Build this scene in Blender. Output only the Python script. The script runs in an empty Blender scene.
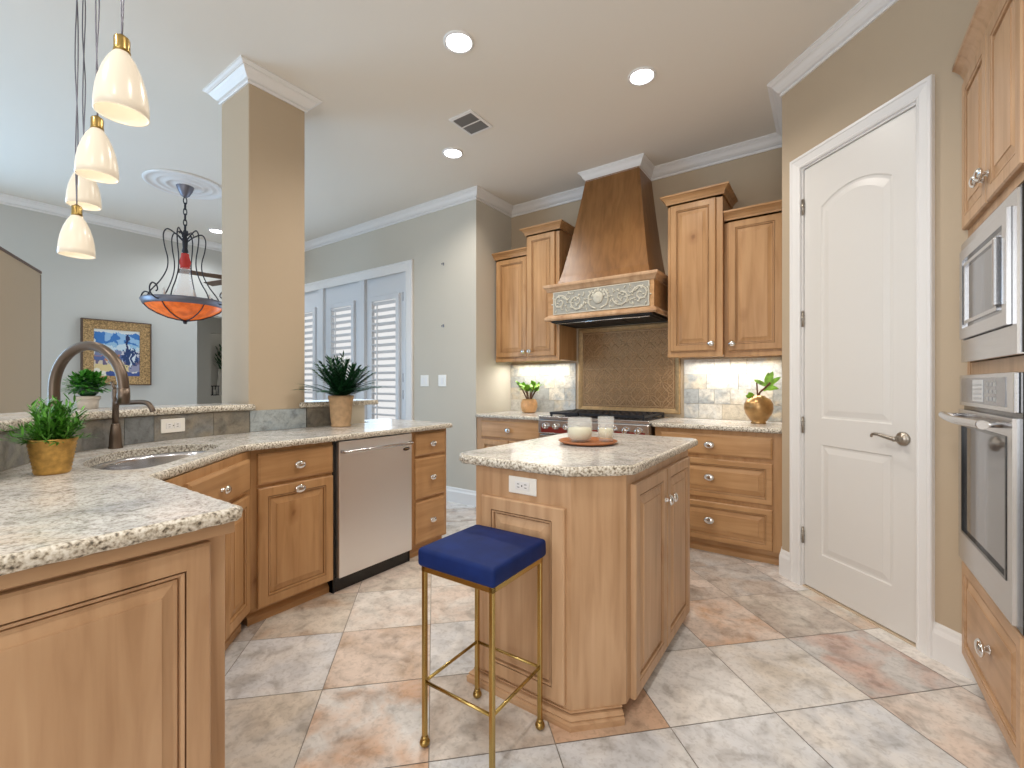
import bpy, bmesh, math, random
from mathutils import Vector, Matrix, noise
random.seed(11)
PI = math.pi
C = bpy.context.scene.collection
SC = bpy.context.scene

# ------------------------------------------------------------ camera, world, light, exposure
YAW = math.radians(35.1)
cd = bpy.data.cameras.new('camera'); cam = bpy.data.objects.new('camera', cd); C.objects.link(cam)
cam.location = (0, 0, 1.2); cam.rotation_euler = (PI/2, 0, YAW)
cd.sensor_width = 36; cd.lens = 449/1024*36; cd.clip_start = 0.02; cd.clip_end = 100
SC.camera = cam
w = bpy.data.worlds.new('sky'); SC.world = w; w.use_nodes = True
bg = w.node_tree.nodes['Background']; bg.inputs[0].default_value = (0.98, 0.965, 0.95, 1); bg.inputs[1].default_value = 0.85
SC.view_settings.view_transform = 'Standard'; SC.view_settings.look = 'None'
SC.view_settings.gamma = 1; SC.view_settings.exposure = 0.14; SC.view_settings.use_curve_mapping = False

def area(name, loc, rot, sx, sy, power, col, spread=PI):
    l = bpy.data.lights.new(name, 'AREA'); l.shape = 'RECTANGLE'; l.size = sx; l.size_y = sy
    l.energy = power; l.color = col; l.spread = spread
    o = bpy.data.objects.new(name, l); C.objects.link(o); o.location = loc; o.rotation_euler = rot
    return o
def spot(name, loc, power, col, angle=150, r=0.06):
    l = bpy.data.lights.new(name, 'SPOT'); l.energy = power; l.color = col
    l.spot_size = math.radians(angle); l.spot_blend = 0.6; l.shadow_soft_size = r
    o = bpy.data.objects.new(name, l); C.objects.link(o); o.location = loc
    return o
# unseen back fill light added on the open side behind the camera
area('fill_light_back', (0.1, -2.4, 1.6), (PI/2, 0, 0), 2.2, 2.2, 36, (0.96, 0.98, 1.0))
area('window_daylight_dining', (-6.7, -1.3, 1.5), (0, -PI/2, 0), 2.2, 2.6, 125, (0.40, 0.69, 1.0))
area('window_daylight_doors', (-5.05, 3.30, 1.6), (-PI/2, 0, 0), 2.2, 1.3, 11, (0.62, 0.82, 1.0))
WARM = (1.0, 0.86, 0.68)
NEUT = (1.0, 0.93, 0.84)
CANS = [(-1.675, 1.87), (-0.937, 2.727), (-2.52, 2.74)]
for i, (x, y) in enumerate(CANS):
    spot('can_light', (x, y, 3.07), 42, NEUT)
for x, y in [(-0.35, 0.9), (-0.3, -0.9), (-1.9, -0.6)]:
    spot('fill_spot_behind', (x, y, 3.07), 42, NEUT)  # unseen spots added as fill, no fixtures modelled for them
spot('can_light_dining', (-6.2, 2.4, 3.07), 30, (0.9, 0.95, 1.0))
area('under_cabinet_light', (-2.42, 3.86, 1.405), (0, 0, 0), 0.6, 0.1, 3.6, (1, 0.95, 0.86))
area('under_cabinet_light', (-0.62, 3.86, 1.385), (0, 0, 0), 0.65, 0.1, 3.6, (1, 0.95, 0.86))

CEIL = 3.10
# ------------------------------------------------------------ materials
def M0(name):
    m = bpy.data.materials.new(name); m.use_nodes = True
    nt = m.node_tree; return m, nt, nt.nodes['Principled BSDF']
def mat(name, col, rough=0.5, metal=0.0, trans=0.0, emit=None, es=0, bump=0, bscale=40, spec=0.5, coat=0, var=0):
    m, nt, b = M0(name)
    b.inputs['Base Color'].default_value = (*col, 1); b.inputs['Roughness'].default_value = rough
    b.inputs['Metallic'].default_value = metal; b.inputs['Transmission Weight'].default_value = trans
    b.inputs['Specular IOR Level'].default_value = spec; b.inputs['Coat Weight'].default_value = coat
    if emit: b.inputs['Emission Color'].default_value = (*emit, 1); b.inputs['Emission Strength'].default_value = es
    if bump or var:
        tc = nt.nodes.new('ShaderNodeTexCoord'); n = nt.nodes.new('ShaderNodeTexNoise')
        n.inputs['Scale'].default_value = bscale; n.inputs['Detail'].default_value = 4
        nt.links.new(tc.outputs['Object'], n.inputs['Vector'])
    if bump:
        bp = nt.nodes.new('ShaderNodeBump'); bp.inputs['Strength'].default_value = bump; bp.inputs['Distance'].default_value = 0.004
        nt.links.new(n.outputs['Fac'], bp.inputs['Height']); nt.links.new(bp.outputs['Normal'], b.inputs['Normal'])
    if var:
        r = nt.nodes.new('ShaderNodeValToRGB')
        r.color_ramp.elements[0].position = 0.3; r.color_ramp.elements[1].position = 0.7
        r.color_ramp.elements[0].color = (*[c*(1-var) for c in col], 1); r.color_ramp.elements[1].color = (*[min(1, c*(1+var)) for c in col], 1)
        nt.links.new(n.outputs['Fac'], r.inputs['Fac']); nt.links.new(r.outputs['Color'], b.inputs['Base Color'])
    return m
def coords(nt, scale, rnd=True):
    tc = nt.nodes.new('ShaderNodeTexCoord'); mp = nt.nodes.new('ShaderNodeMapping')
    mp.inputs['Scale'].default_value = scale
    if rnd:
        oi = nt.nodes.new('ShaderNodeObjectInfo'); mu = nt.nodes.new('ShaderNodeMath'); mu.operation = 'MULTIPLY'; mu.inputs[1].default_value = 37
        nt.links.new(oi.outputs['Random'], mu.inputs[0])
        va = nt.nodes.new('ShaderNodeVectorMath'); va.operation = 'ADD'
        nt.links.new(tc.outputs['Object'], va.inputs[0]); nt.links.new(mu.outputs[0], va.inputs[1])
        nt.links.new(va.outputs[0], mp.inputs['Vector'])
    else:
        nt.links.new(tc.outputs['Object'], mp.inputs['Vector'])
    return mp
def ramp(nt, src, stops):
    r = nt.nodes.new('ShaderNodeValToRGB'); e = r.color_ramp.elements
    while len(e) < len(stops): e.new(0.5)
    for k, (p, c) in enumerate(stops): e[k].position = p; e[k].color = (*c, 1)
    nt.links.new(src, r.inputs['Fac']); return r
def mix(nt, fac, a, b, mode='MIX'):
    m = nt.nodes.new('ShaderNodeMix'); m.data_type = 'RGBA'; m.blend_type = mode
    for sock, v in ((m.inputs['Factor'], fac), (m.inputs['A'], a), (m.inputs['B'], b)):
        if hasattr(v, 'links') or hasattr(v, 'is_linked'): nt.links.new(v, sock)
        elif isinstance(v, (int, float)): sock.default_value = v
        else: sock.default_value = (*v, 1)
    return m.outputs['Result']
# Mix node has several sockets named A/B; pick the colour ones
def mix(nt, fac, a, b, mode='MIX'):
    m = nt.nodes.new('ShaderNodeMix'); m.data_type = 'RGBA'; m.blend_type = mode
    fs = [s for s in m.inputs if s.identifier == 'Factor_Float'][0]
    As = [s for s in m.inputs if s.identifier == 'A_Color'][0]; Bs = [s for s in m.inputs if s.identifier == 'B_Color'][0]
    R = [s for s in m.outputs if s.identifier == 'Result_Color'][0]
    for sock, v in ((fs, fac), (As, a), (Bs, b)):
        if isinstance(v, bpy.types.NodeSocket): nt.links.new(v, sock)
        elif isinstance(v, (int, float)): sock.default_value = v
        else: sock.default_value = (*v, 1)
    return R
def wood(name, a, b, c, rough=0.38, horiz=False, knots=True):
    m, nt, P = M0(name)
    sc = (1.3, 16, 16) if horiz else (16, 16, 1.3)
    mp = coords(nt, sc); n = nt.nodes.new('ShaderNodeTexNoise'); n.inputs['Scale'].default_value = 1.6; n.inputs['Detail'].default_value = 7; n.inputs['Distortion'].default_value = 0.5
    nt.links.new(mp.outputs[0], n.inputs['Vector'])
    r = ramp(nt, n.outputs['Fac'], [(0.28, a), (0.5, b), (0.75, c)])
    mp2 = coords(nt, (3.0, 3.0, 1.0)); n2 = nt.nodes.new('ShaderNodeTexNoise'); n2.inputs['Scale'].default_value = 1.8; n2.inputs['Detail'].default_value = 2
    nt.links.new(mp2.outputs[0], n2.inputs['Vector'])
    r2 = ramp(nt, n2.outputs['Fac'], [(0.30, (0.80, 0.76, 0.70)), (0.6, (1, 1, 1))])
    col = mix(nt, 0.8, r.outputs['Color'], r2.outputs['Color'], 'MULTIPLY')
    if knots:
        mp3 = coords(nt, (2.6, 2.6, 1.9)); v = nt.nodes.new('ShaderNodeTexVoronoi'); v.inputs['Scale'].default_value = 1.6; v.inputs['Randomness'].default_value = 1
        nd = nt.nodes.new('ShaderNodeTexNoise'); nd.inputs['Scale'].default_value = 9
        nt.links.new(mp3.outputs[0], nd.inputs['Vector'])
        vv = mix(nt, 0.07, mp3.outputs[0], nd.outputs['Color'])
        nt.links.new(vv, v.inputs['Vector'])
        r3 = ramp(nt, v.outputs['Distance'], [(0.03, (0.45, 0.33, 0.24)), (0.07, (0.78, 0.70, 0.63)), (0.20, (1, 1, 1))])
        col = mix(nt, 0.8, col, r3.outputs['Color'], 'MULTIPLY')
    nt.links.new(col, P.inputs['Base Color'])
    P.inputs['Roughness'].default_value = rough; P.inputs['Specular IOR Level'].default_value = 0.4
    bp = nt.nodes.new('ShaderNodeBump'); bp.inputs['Strength'].default_value = 0.06; bp.inputs['Distance'].default_value = 0.002
    nt.links.new(n.outputs['Fac'], bp.inputs['Height']); nt.links.new(bp.outputs['Normal'], P.inputs['Normal'])
    return m
def granite(name, warm=1.0):
    m, nt, P = M0(name)
    mp = coords(nt, (1, 1, 1), False)
    def nz(s, d, dist=0):
        n = nt.nodes.new('ShaderNodeTexNoise'); n.inputs['Scale'].default_value = s; n.inputs['Detail'].default_value = d; n.inputs['Distortion'].default_value = dist
        nt.links.new(mp.outputs[0], n.inputs['Vector']); return n.outputs['Fac']
    big = ramp(nt, nz(3.2, 5, 1.2), [(0.30, (0.52, 0.53, 0.54)), (0.43, (0.70, 0.70, 0.69)), (0.55, (0.84, 0.84, 0.83)), (0.72, (0.80, 0.73, 0.65))])
    mid = ramp(nt, nz(60, 7, 0.6), [(0.33, (0.50, 0.47, 0.43)), (0.47, (0.93, 0.91, 0.88)), (0.7, (1, 1, 1))])
    col = mix(nt, 0.85, big.outputs['Color'], mid.outputs['Color'], 'MULTIPLY')
    vein = ramp(nt, nz(7.5, 8, 2.5), [(0.46, (1, 1, 1)), (0.495, (0.62, 0.60, 0.57)), (0.53, (1, 1, 1))])
    col = mix(nt, 0.6, col, vein.outputs['Color'], 'MULTIPLY')
    fine = ramp(nt, nz(170, 3), [(0.36, (0.45, 0.40, 0.34)), (0.5, (1, 1, 1)), (0.7, (1.0, 1.0, 1.0))])
    col = mix(nt, 0.55, col, fine.outputs['Color'], 'MULTIPLY')
    nt.links.new(col, P.inputs['Base Color'])
    P.inputs['Roughness'].default_value = 0.17; P.inputs['Specular IOR Level'].default_value = 0.5
    return m
def granite_edge(name):
    m, nt, P = M0(name)
    mp = coords(nt, (1, 1, 1), False)
    n = nt.nodes.new('ShaderNodeTexNoise'); n.inputs['Scale'].default_value = 120; n.inputs['Detail'].default_value = 6
    nt.links.new(mp.outputs[0], n.inputs['Vector'])
    r = ramp(nt, n.outputs['Fac'], [(0.32, (0.10, 0.085, 0.065)), (0.42, (0.36, 0.31, 0.24)), (0.50, (0.60, 0.55, 0.46)), (0.64, (0.82, 0.79, 0.72))])
    nt.links.new(r.outputs['Color'], P.inputs['Base Color']); P.inputs['Roughness'].default_value = 0.3
    bp = nt.nodes.new('ShaderNodeBump'); bp.inputs['Strength'].default_value = 0.5; bp.inputs['Distance'].default_value = 0.004
    nt.links.new(n.outputs['Fac'], bp.inputs['Height']); nt.links.new(bp.outputs['Normal'], P.inputs['Normal'])
    return m
def tint_tile(name, rough=0.3, scale=5.0, bump=0.12, dark=0.55):
    """stone tile: two colours per tile (attributes tint, tint2) blended by a cloudy noise"""
    m, nt, P = M0(name)
    a1 = nt.nodes.new('ShaderNodeAttribute'); a1.attribute_name = 'tint'
    a2 = nt.nodes.new('ShaderNodeAttribute'); a2.attribute_name = 'tint2'
    a3 = nt.nodes.new('ShaderNodeAttribute'); a3.attribute_name = 'seed'
    tc = nt.nodes.new('ShaderNodeTexCoord'); va = nt.nodes.new('ShaderNodeVectorMath'); va.operation = 'MULTIPLY_ADD'
    va.inputs[1].default_value = (1, 1, 1)
    sc = nt.nodes.new('ShaderNodeVectorMath'); sc.operation = 'SCALE'; sc.inputs['Scale'].default_value = 9
    nt.links.new(a3.outputs['Color'], sc.inputs[0])
    nt.links.new(tc.outputs['Object'], va.inputs[0]); nt.links.new(sc.outputs[0], va.inputs[2])
    def nz(s, d, dist=0):
        n = nt.nodes.new('ShaderNodeTexNoise'); n.inputs['Scale'].default_value = s; n.inputs['Detail'].default_value = d; n.inputs['Distortion'].default_value = dist
        nt.links.new(va.outputs[0], n.inputs['Vector']); return n.outputs['Fac']
    f = ramp(nt, nz(scale, 9, 0.5), [(0.42, (0, 0, 0)), (0.66, (1, 1, 1))])
    col = mix(nt, f.outputs['Color'], a1.outputs['Color'], a2.outputs['Color'])
    g = ramp(nt, nz(scale*2.2, 12, 0.7), [(0.30, (dark, dark*.97, dark*.95)), (0.45, (0.92, 0.92, 0.92)), (0.60, (1.10, 1.10, 1.10))])
    col = mix(nt, 0.8, col, g.outputs['Color'], 'MULTIPLY')
    h = ramp(nt, nz(scale*12, 6, 0.5), [(0.36, (0.72, 0.71, 0.70)), (0.5, (1, 1, 1))])
    col = mix(nt, 0.5, col, h.outputs['Color'], 'MULTIPLY')
    nt.links.new(col, P.inputs['Base Color']); P.inputs['Roughness'].default_value = rough
    bp = nt.nodes.new('ShaderNodeBump'); bp.inputs['Strength'].default_value = bump; bp.inputs['Distance'].default_value = 0.004
    nt.links.new(nz(scale*5, 5), bp.inputs['Height']); nt.links.new(bp.outputs['Normal'], P.inputs['Normal'])
    return m
def brushed(name, col, rough, scale=(1, 1, 120)):
    m, nt, P = M0(name)
    P.inputs['Base Color'].default_value = (*col, 1); P.inputs['Metallic'].default_value = 1
    mp = coords(nt, scale, False); n = nt.nodes.new('ShaderNodeTexNoise'); n.inputs['Scale'].default_value = 3; n.inputs['Detail'].default_value = 3
    nt.links.new(mp.outputs[0], n.inputs['Vector'])
    mr = nt.nodes.new('ShaderNodeMapRange'); mr.inputs['To Min'].default_value = rough-0.06; mr.inputs['To Max'].default_value = rough+0.08
    nt.links.new(n.outputs['Fac'], mr.inputs['Value']); nt.links.new(mr.outputs[0], P.inputs['Roughness'])
    return m

WOOD = wood('honey_alder', (0.42, 0.225, 0.095), (0.52, 0.295, 0.135), (0.58, 0.345, 0.17))
WOODH = wood('honey_alder_horizontal', (0.42, 0.225, 0.095), (0.52, 0.295, 0.135), (0.58, 0.345, 0.17), horiz=True, knots=False)
WOODP = wood('pale_alder', (0.46, 0.275, 0.15), (0.57, 0.36, 0.21), (0.63, 0.415, 0.25))
WOODPH = wood('pale_alder_horizontal', (0.46, 0.275, 0.15), (0.57, 0.36, 0.21), (0.63, 0.415, 0.25), horiz=True, knots=False)
WOODD = wood('hood_wood', (0.19, 0.085, 0.026), (0.25, 0.115, 0.037), (0.30, 0.145, 0.05), rough=0.34, knots=False)
GRAN = granite('granite'); GEDGE = granite_edge('chiselled_granite_edge')
FLOOR = tint_tile('travertine_floor', rough=0.25, scale=5.0, dark=0.60)
SLATE = tint_tile('slate_tile', rough=0.4, scale=9.0, bump=0.4)
TRAV = tint_tile('tumbled_stone', rough=0.45, scale=12.0, bump=0.3, dark=0.7)
GROUT = mat('grout', (0.42, 0.38, 0.33), 0.9, bump=0.2)
TAN = mat('tan_paint', (0.50, 0.40, 0.285), 0.75, bump=0.12, bscale=90)
GREIGE = mat('greige_paint', (0.58, 0.545, 0.47), 0.75, bump=0.12, bscale=90)
DINING = mat('dining_paint', (0.57, 0.565, 0.53), 0.75, bump=0.12, bscale=90)
CEILM = mat('ceiling_paint', (0.80, 0.755, 0.685), 0.85, bump=0.05, bscale=60)
WHITE = mat('white_trim_paint', (0.82, 0.81, 0.80), 0.35)
DOORW = mat('white_door_paint', (0.74, 0.72, 0.69), 0.35)
PLATE = mat('switch_plate_plastic', (0.85, 0.83, 0.78), 0.3)
STEEL = mat('stainless_steel', (0.84, 0.83, 0.83), 0.42, 1)
STEELH = brushed('stainless_steel_trim', (0.60, 0.60, 0.61), 0.22, (1, 1, 120))
SINKM = brushed('sink_steel', (0.55, 0.56, 0.60), 0.20, (1, 1, 30))
CHROME = mat('chrome', (0.80, 0.80, 0.80), 0.10, 1)
NICKEL = mat('satin_nickel', (0.40, 0.36, 0.31), 0.30, 1)
BRONZE = mat('brushed_bronze', (0.15, 0.115, 0.09), 0.38, 0.9)
BRASS = mat('antique_brass', (0.42, 0.29, 0.10), 0.30, 1, bump=0.1, bscale=60)
GOLD = mat('gold_stool_metal', (0.50, 0.36, 0.13), 0.25, 1)
IRON = mat('black_iron', (0.012, 0.013, 0.018), 0.45, 0.3)
WROUGHT = mat('wrought_iron', (0.045, 0.045, 0.055), 0.45, 0.6)
PEWTER = mat('pewter_iron', (0.20, 0.20, 0.24), 0.4, 0.8)
BLACK = mat('black_gloss', (0.01, 0.009, 0.009), 0.15)
BLACKM = mat('black_matte', (0.012, 0.012, 0.012), 0.6)
DGLASS = mat('dark_oven_glass', (0.20, 0.20, 0.21), 0.06, 0.75)
REDM = mat('dark_red_reflection', (0.20, 0.025, 0.02), 0.25)  # base colour stands for a red reflection on the range panel
VELVET = mat('navy_velvet', (0.004, 0.019, 0.118), 0.65, spec=0.25, bump=0.15, bscale=14, var=0.22)
VELVET.node_tree.nodes['Principled BSDF'].inputs['Sheen Weight'].default_value = 0.0
VELVET.node_tree.nodes['Principled BSDF'].inputs['Sheen Tint'].default_value = (0.1, 0.3, 0.9, 1)
GLASS = mat('clear_glass', (0.95, 0.97, 0.96), 0.03)
GLASS.node_tree.nodes['Principled BSDF'].inputs['Alpha'].default_value = 0.22
WAX = mat('cream_wax', (0.80, 0.76, 0.52), 0.5, spec=0.3)
AMBERB = mat('amber_glass_base', (0.72, 0.42, 0.12), 0.2)
TERRA = mat('rust_wood_plate', (0.42, 0.15, 0.055), 0.4)
OPAL = mat('opal_glass_shade', (0.74, 0.68, 0.57), 0.25, emit=(1.0, 0.85, 0.66), es=0.16)
BULB = mat('lit_bulb', (1, 1, 1), 0.3, emit=(1, 0.93, 0.82), es=1.6)
CANL = mat('lit_can_lens', (1, 1, 1), 0.3, emit=(0.92, 0.96, 1.0), es=9)
AMBER = mat('amber_glass', (0.80, 0.16, 0.02), 0.25, emit=(1.0, 0.14, 0.01), es=0.26, bump=0.6, bscale=12, var=0.5)
REDG = mat('red_glass', (0.75, 0.06, 0.05), 0.15, trans=0.4)
LEAF = mat('fern_leaf', (0.085, 0.27, 0.03), 0.45, var=0.6, bscale=30)
LEAFB = mat('bright_leaf', (0.20, 0.42, 0.03), 0.4, var=0.5, bscale=25)
LEAFD = mat('dark_leaf', (0.012, 0.065, 0.022), 0.35, var=0.7, bscale=30)
LEAFM = mat('bushy_leaf', (0.05, 0.23, 0.025), 0.4, var=0.7, bscale=30)
STEM = mat('brown_stem', (0.14, 0.06, 0.03), 0.7)
SOIL = mat('soil', (0.05, 0.03, 0.02), 0.95, bump=0.6)
GOLDPOT = mat('hammered_gold_pot', (0.56, 0.33, 0.09), 0.42, 0.55, bump=0.3, bscale=50, var=0.25)
TANPOT = mat('tan_clay_pot', (0.56, 0.37, 0.21), 0.7, bump=0.4, bscale=30, var=0.15)
GREYPOT = mat('pale_grey_pot', (0.55, 0.50, 0.44), 0.6)
ORANGEPOT = mat('glazed_tan_pot', (0.62, 0.34, 0.15), 0.35, var=0.2, bscale=20)
BRASSV = mat('gold_vase_glaze', (0.40, 0.24, 0.10), 0.30, 0.75, var=0.3, bscale=12)
VENTM = mat('vent_slats', (0.20, 0.18, 0.16), 0.6)
BROWNT = mat('dark_brown_trim', (0.10, 0.05, 0.025), 0.5)
CARVED = mat('carved_plaster', (0.56, 0.53, 0.44), 0.55, bump=0.5, bscale=60)
CARVEDB = mat('carved_plaster_ground', (0.34, 0.33, 0.29), 0.7, bump=0.5, bscale=70)
FRAMEG = mat('mottled_gilt_frame', (0.42, 0.27, 0.12), 0.45, 0.35, bump=1.0, bscale=70, var=0.6)
FRAMED = mat('dark_frame_edge', (0.09, 0.05, 0.03), 0.5)
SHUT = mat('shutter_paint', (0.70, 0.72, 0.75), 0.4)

# ------------------------------------------------------------ mesh helpers
def newbm(): return bmesh.new()
def box(bm, x0, x1, y0, y1, z0, z1, bev=0.0, seg=2, M=None):
    r = bmesh.ops.create_cube(bm, size=1)
    vs = r['verts']
    for v in vs:
        v.co = Vector(((x0+x1)/2+v.co.x*abs(x1-x0), (y0+y1)/2+v.co.y*abs(y1-y0), (z0+z1)/2+v.co.z*abs(z1-z0)))
    if bev:
        es = list({e for v in vs for e in v.link_edges})
        rr = bmesh.ops.bevel(bm, geom=es, offset=bev, segments=seg, affect='EDGES', profile=0.5)
        vs = list({v for f in rr['faces'] for v in f.verts} | {v for v in vs if v.is_valid})
    if M is not None:
        for v in vs: v.co = M @ v.co
    return vs
def lathe(bm, prof, c=(0, 0, 0), n=28, M=None, cap0=True, cap1=True, smooth=True):
    rings = []
    for r, z in prof:
        ring = []
        for k in range(n):
            a = 2*PI*k/n; p = Vector((r*math.cos(a), r*math.sin(a), z))
            if M is not None: p = M @ p
            ring.append(bm.verts.new(p+Vector(c)))
        rings.append(ring)
    for a, b in zip(rings, rings[1:]):
        for k in range(n):
            f = bm.faces.new((a[k], a[(k+1) % n], b[(k+1) % n], b[k])); f.smooth = smooth
    if cap0: bm.faces.new(list(reversed(rings[0])))
    if cap1: bm.faces.new(rings[-1])
    return rings
def cyl(bm, p, q, r, r2=None, n=14):
    r2 = r if r2 is None else r2
    p = Vector(p); q = Vector(q); d = q-p; L = d.length
    R = d.to_track_quat('Z', 'Y').to_matrix()
    lathe(bm, [(r, 0), (r2, L)], p, n, R)
def tube(bm, pts, r, n=8, closed=False, rf=None):
    P = [Vector(p) for p in pts]; N = len(P)
    up = None; rings = []
    for i in range(N):
        if closed: t = P[(i+1) % N]-P[i-1]
        else: t = P[min(i+1, N-1)]-P[max(i-1, 0)]
        t.normalize()
        if up is None:
            up = t.orthogonal().normalized()
        else:
            up = (up-t*up.dot(t)); up = up.normalized() if up.length > 1e-6 else t.orthogonal().normalized()
        s = t.cross(up); rr = rf(i/(N-1)) if rf else r
        rings.append([bm.verts.new(P[i]+(up*math.cos(2*PI*k/n)+s*math.sin(2*PI*k/n))*rr) for k in range(n)])
    for i in range(N if closed else N-1):
        a, b = rings[i], rings[(i+1) % N]
        for k in range(n):
            f = bm.faces.new((a[k], a[(k+1) % n], b[(k+1) % n], b[k])); f.smooth = True
    if not closed:
        bm.faces.new(list(reversed(rings[0]))); bm.faces.new(rings[-1])
def sphere(bm, c, r, sx=1, sy=1, sz=1, u=16, v=10, M=None):
    rr = bmesh.ops.create_uvsphere(bm, u_segments=u, v_segments=v, radius=r)
    for vv in rr['verts']:
        p = Vector((vv.co.x*sx, vv.co.y*sy, vv.co.z*sz))
        if M is not None: p = M @ p
        vv.co = p+Vector(c)
        for f in vv.link_faces: f.smooth = True
def catmull(P, n=6, closed=False):
    out = []; N = len(P); rng = range(N if closed else N-1)
    for i in rng:
        g = lambda k: Vector(P[k % N]) if closed else Vector(P[max(0, min(N-1, k))])
        a, b, c, d = g(i-1), g(i), g(i+1), g(i+2)
        for k in range(n):
            t = k/n
            out.append(0.5*((2*b)+(c-a)*t+(2*a-5*b+4*c-d)*t*t+(3*b-a-3*c+d)*t**3))
    if not closed: out.append(Vector(P[-1]))
    return out
def miter(path, closed):
    N = len(path); out = []
    for i in range(N):
        p = Vector(path[i])
        d1 = (p-Vector(path[i-1])) if (closed or i > 0) else None
        d2 = (Vector(path[(i+1) % N])-p) if (closed or i < N-1) else None
        if d1 is None: d1 = d2
        if d2 is None: d2 = d1
        d1 = d1.normalized(); d2 = d2.normalized()
        n1 = Vector((-d1.y, d1.x)); n2 = Vector((-d2.y, d2.x)); m = (n1+n2)
        if m.length < 1e-6: m = n1
        m.normalize(); m = m/max(0.35, m.dot(n1)); out.append(m)
    return out
def sweep(bm, path, prof, closed=False, mapf=lambda x, y, h: (x, y, h), smooth=False, caps=True):
    """prof: list of (offset to the left of the path, height); a closed outline"""
    ms = miter(path, closed); rings = []
    for p, m in zip(path, ms):
        rings.append([bm.verts.new(mapf(p[0]+m.x*o, p[1]+m.y*o, h)) for o, h in prof])
    K = len(prof); N = len(path)
    for i in range(N if closed else N-1):
        a, b = rings[i], rings[(i+1) % N]
        for k in range(K):
            f = bm.faces.new((a[k], a[(k+1) % K], b[(k+1) % K], b[k])); f.smooth = smooth
    if caps and not closed:
        bm.faces.new(list(reversed(rings[0]))); bm.faces.new(rings[-1])
def rings_rect(bm, w, h, steps, x0=0, z0=0, arch=0):
    """nested rectangles facing -Y: steps of (inset, y); first ring is the outermost"""
    rs = []
    for ins, y in steps:
        rs.append([bm.verts.new((x0+ins, y, z0+ins)), bm.verts.new((x0+w-ins, y, z0+ins)),
                   bm.verts.new((x0+w-ins, y, z0+h-ins)), bm.verts.new((x0+ins, y, z0+h-ins))])
    for a, b in zip(rs, rs[1:]):
        for k in range(4): bm.faces.new((a[k], a[(k+1) % 4], b[(k+1) % 4], b[k]))
    bm.faces.new(rs[-1])
    bm.faces.new(list(reversed(rs[0])))
def finish(bm):
    bmesh.ops.recalc_face_normals(bm, faces=bm.faces[:])
def obj(name, bm, m, parent=None, loc=None, rz=0, recalc=True, label=None):
    if recalc: finish(bm)
    me = bpy.data.meshes.new(name); bm.to_mesh(me); bm.free()
    for mm in (m if isinstance(m, (list, tuple)) else [m]): me.materials.append(mm)
    o = bpy.data.objects.new(name, me); C.objects.link(o)
    if parent: o.parent = parent
    if loc is not None: o.location = loc
    o.rotation_euler = (0, 0, rz)
    if label: o['label'] = label
    return o
def thing(name, label, cat, loc=(0, 0, 0), rz=0, group=None):
    o = bpy.data.objects.new(name, None); C.objects.link(o); o.empty_display_size = 0.05
    o.location = loc; o.rotation_euler = (0, 0, rz); o['label'] = label; o['category'] = cat
    if group: o['group'] = group
    return o
def tag(o, label, cat, group=None, kind=None):
    o['label'] = label; o['category'] = cat
    if group: o['group'] = group
    if kind: o['kind'] = kind
    return o
def struct(o, label=None, cat=None):
    o['kind'] = 'structure'
    if label: o['label'] = label
    if cat: o['category'] = cat
    return o
def setcol(me, name, cols):
    at = me.attributes.new(name, 'FLOAT_COLOR', 'CORNER')
    k = 0
    for p in me.polygons:
        for _ in p.loop_indices:
            at.data[k].color = (*cols[p.index], 1); k += 1

# ------------------------------------------------------------ cabinet parts
def door_bm(w, h, t=0.02, fr=0.055):
    bm = newbm(); f = fr
    rings_rect(bm, w, h, [(0, 0), (0, -t+0.005), (0.005, -t), (f-0.009, -t), (f-0.0085, -t+0.012), (f-0.0055, -t+0.012), (f-0.005, -t+0.001), (f+0.001, -t+0.003), (f+0.002, -t+0.015),
                          (f+0.006, -t+0.015), (f+0.0065, -t+0.009), (f+0.014, -t+0.009), (f+0.036, -t+0.003), (f+0.0365, -t+0.0005), (f+0.040, -t+0.0005)])
    return bm
def slab_bm(w, h, t=0.02, fr=0.0):
    bm = newbm()
    if fr: return door_bm(w, h, t, fr)
    rings_rect(bm, w, h, [(0, 0), (0, -t+0.007), (0.004, -t+0.004), (0.012, -t), (0.014, -t)])
    return bm
KM = Matrix.Rotation(PI/2, 3, 'X')      # local z -> -y
def knob_bm(x, z, y=-0.02, s=1.0, wide=1.4):
    bm = newbm(); s *= 1.15
    R = Matrix.Rotation(PI/2, 3, 'X')
    lathe(bm, [(0.0085*s, 0), (0.0085*s, 0.003), (0.0055*s, 0.006), (0.0055*s, 0.018)], (x, y, z), 12, R)
    prof = [(0.004, 0.014), (0.011, 0.017), (0.0155, 0.022), (0.0155, 0.027), (0.011, 0.033), (0.004, 0.036)]
    S = Matrix.Diagonal(Vector((wide, 1.0, 1.0)))
    lathe(bm, [(a*s, b) for a, b in prof], (x, y, z), 16, R @ S)
    return bm
def add_door(par, x, z, w, h, m, kx=None, kz=None, kind='door', y=0.0, fr=0.055, s=1.0, slab=False, label=None):
    bm = slab_bm(w, h) if slab else door_bm(w, h, fr=fr)
    for v in bm.verts: v.co += Vector((x, y, z))
    d = obj(kind, bm, m, par, label=label)
    if kx is not None:
        obj('knob', knob_bm(kx, kz, y-0.02, s), CHROME, d)
    return d
def cab_crown(bm, x0, x1, y0, yb, z, h=0.065, proj=0.05, left=True, right=True):
    """small wooden crown running round the top of a wall cabinet; faces -Y"""
    path = [(x0, y0), (x1, y0)]
    if left: path = [(x0, yb)]+path
    if right: path = path+[(x1, yb)]
    prof = [(0.0, 0), (-0.012, 0), (-0.014, h*0.2), (-proj*0.5, h*0.5), (-proj*0.85, h*0.75), (-proj, h*0.8), (-proj, h), (0.0, h)]
    sweep(bm, path, [(o, z+zz) for o, zz in prof])
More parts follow.
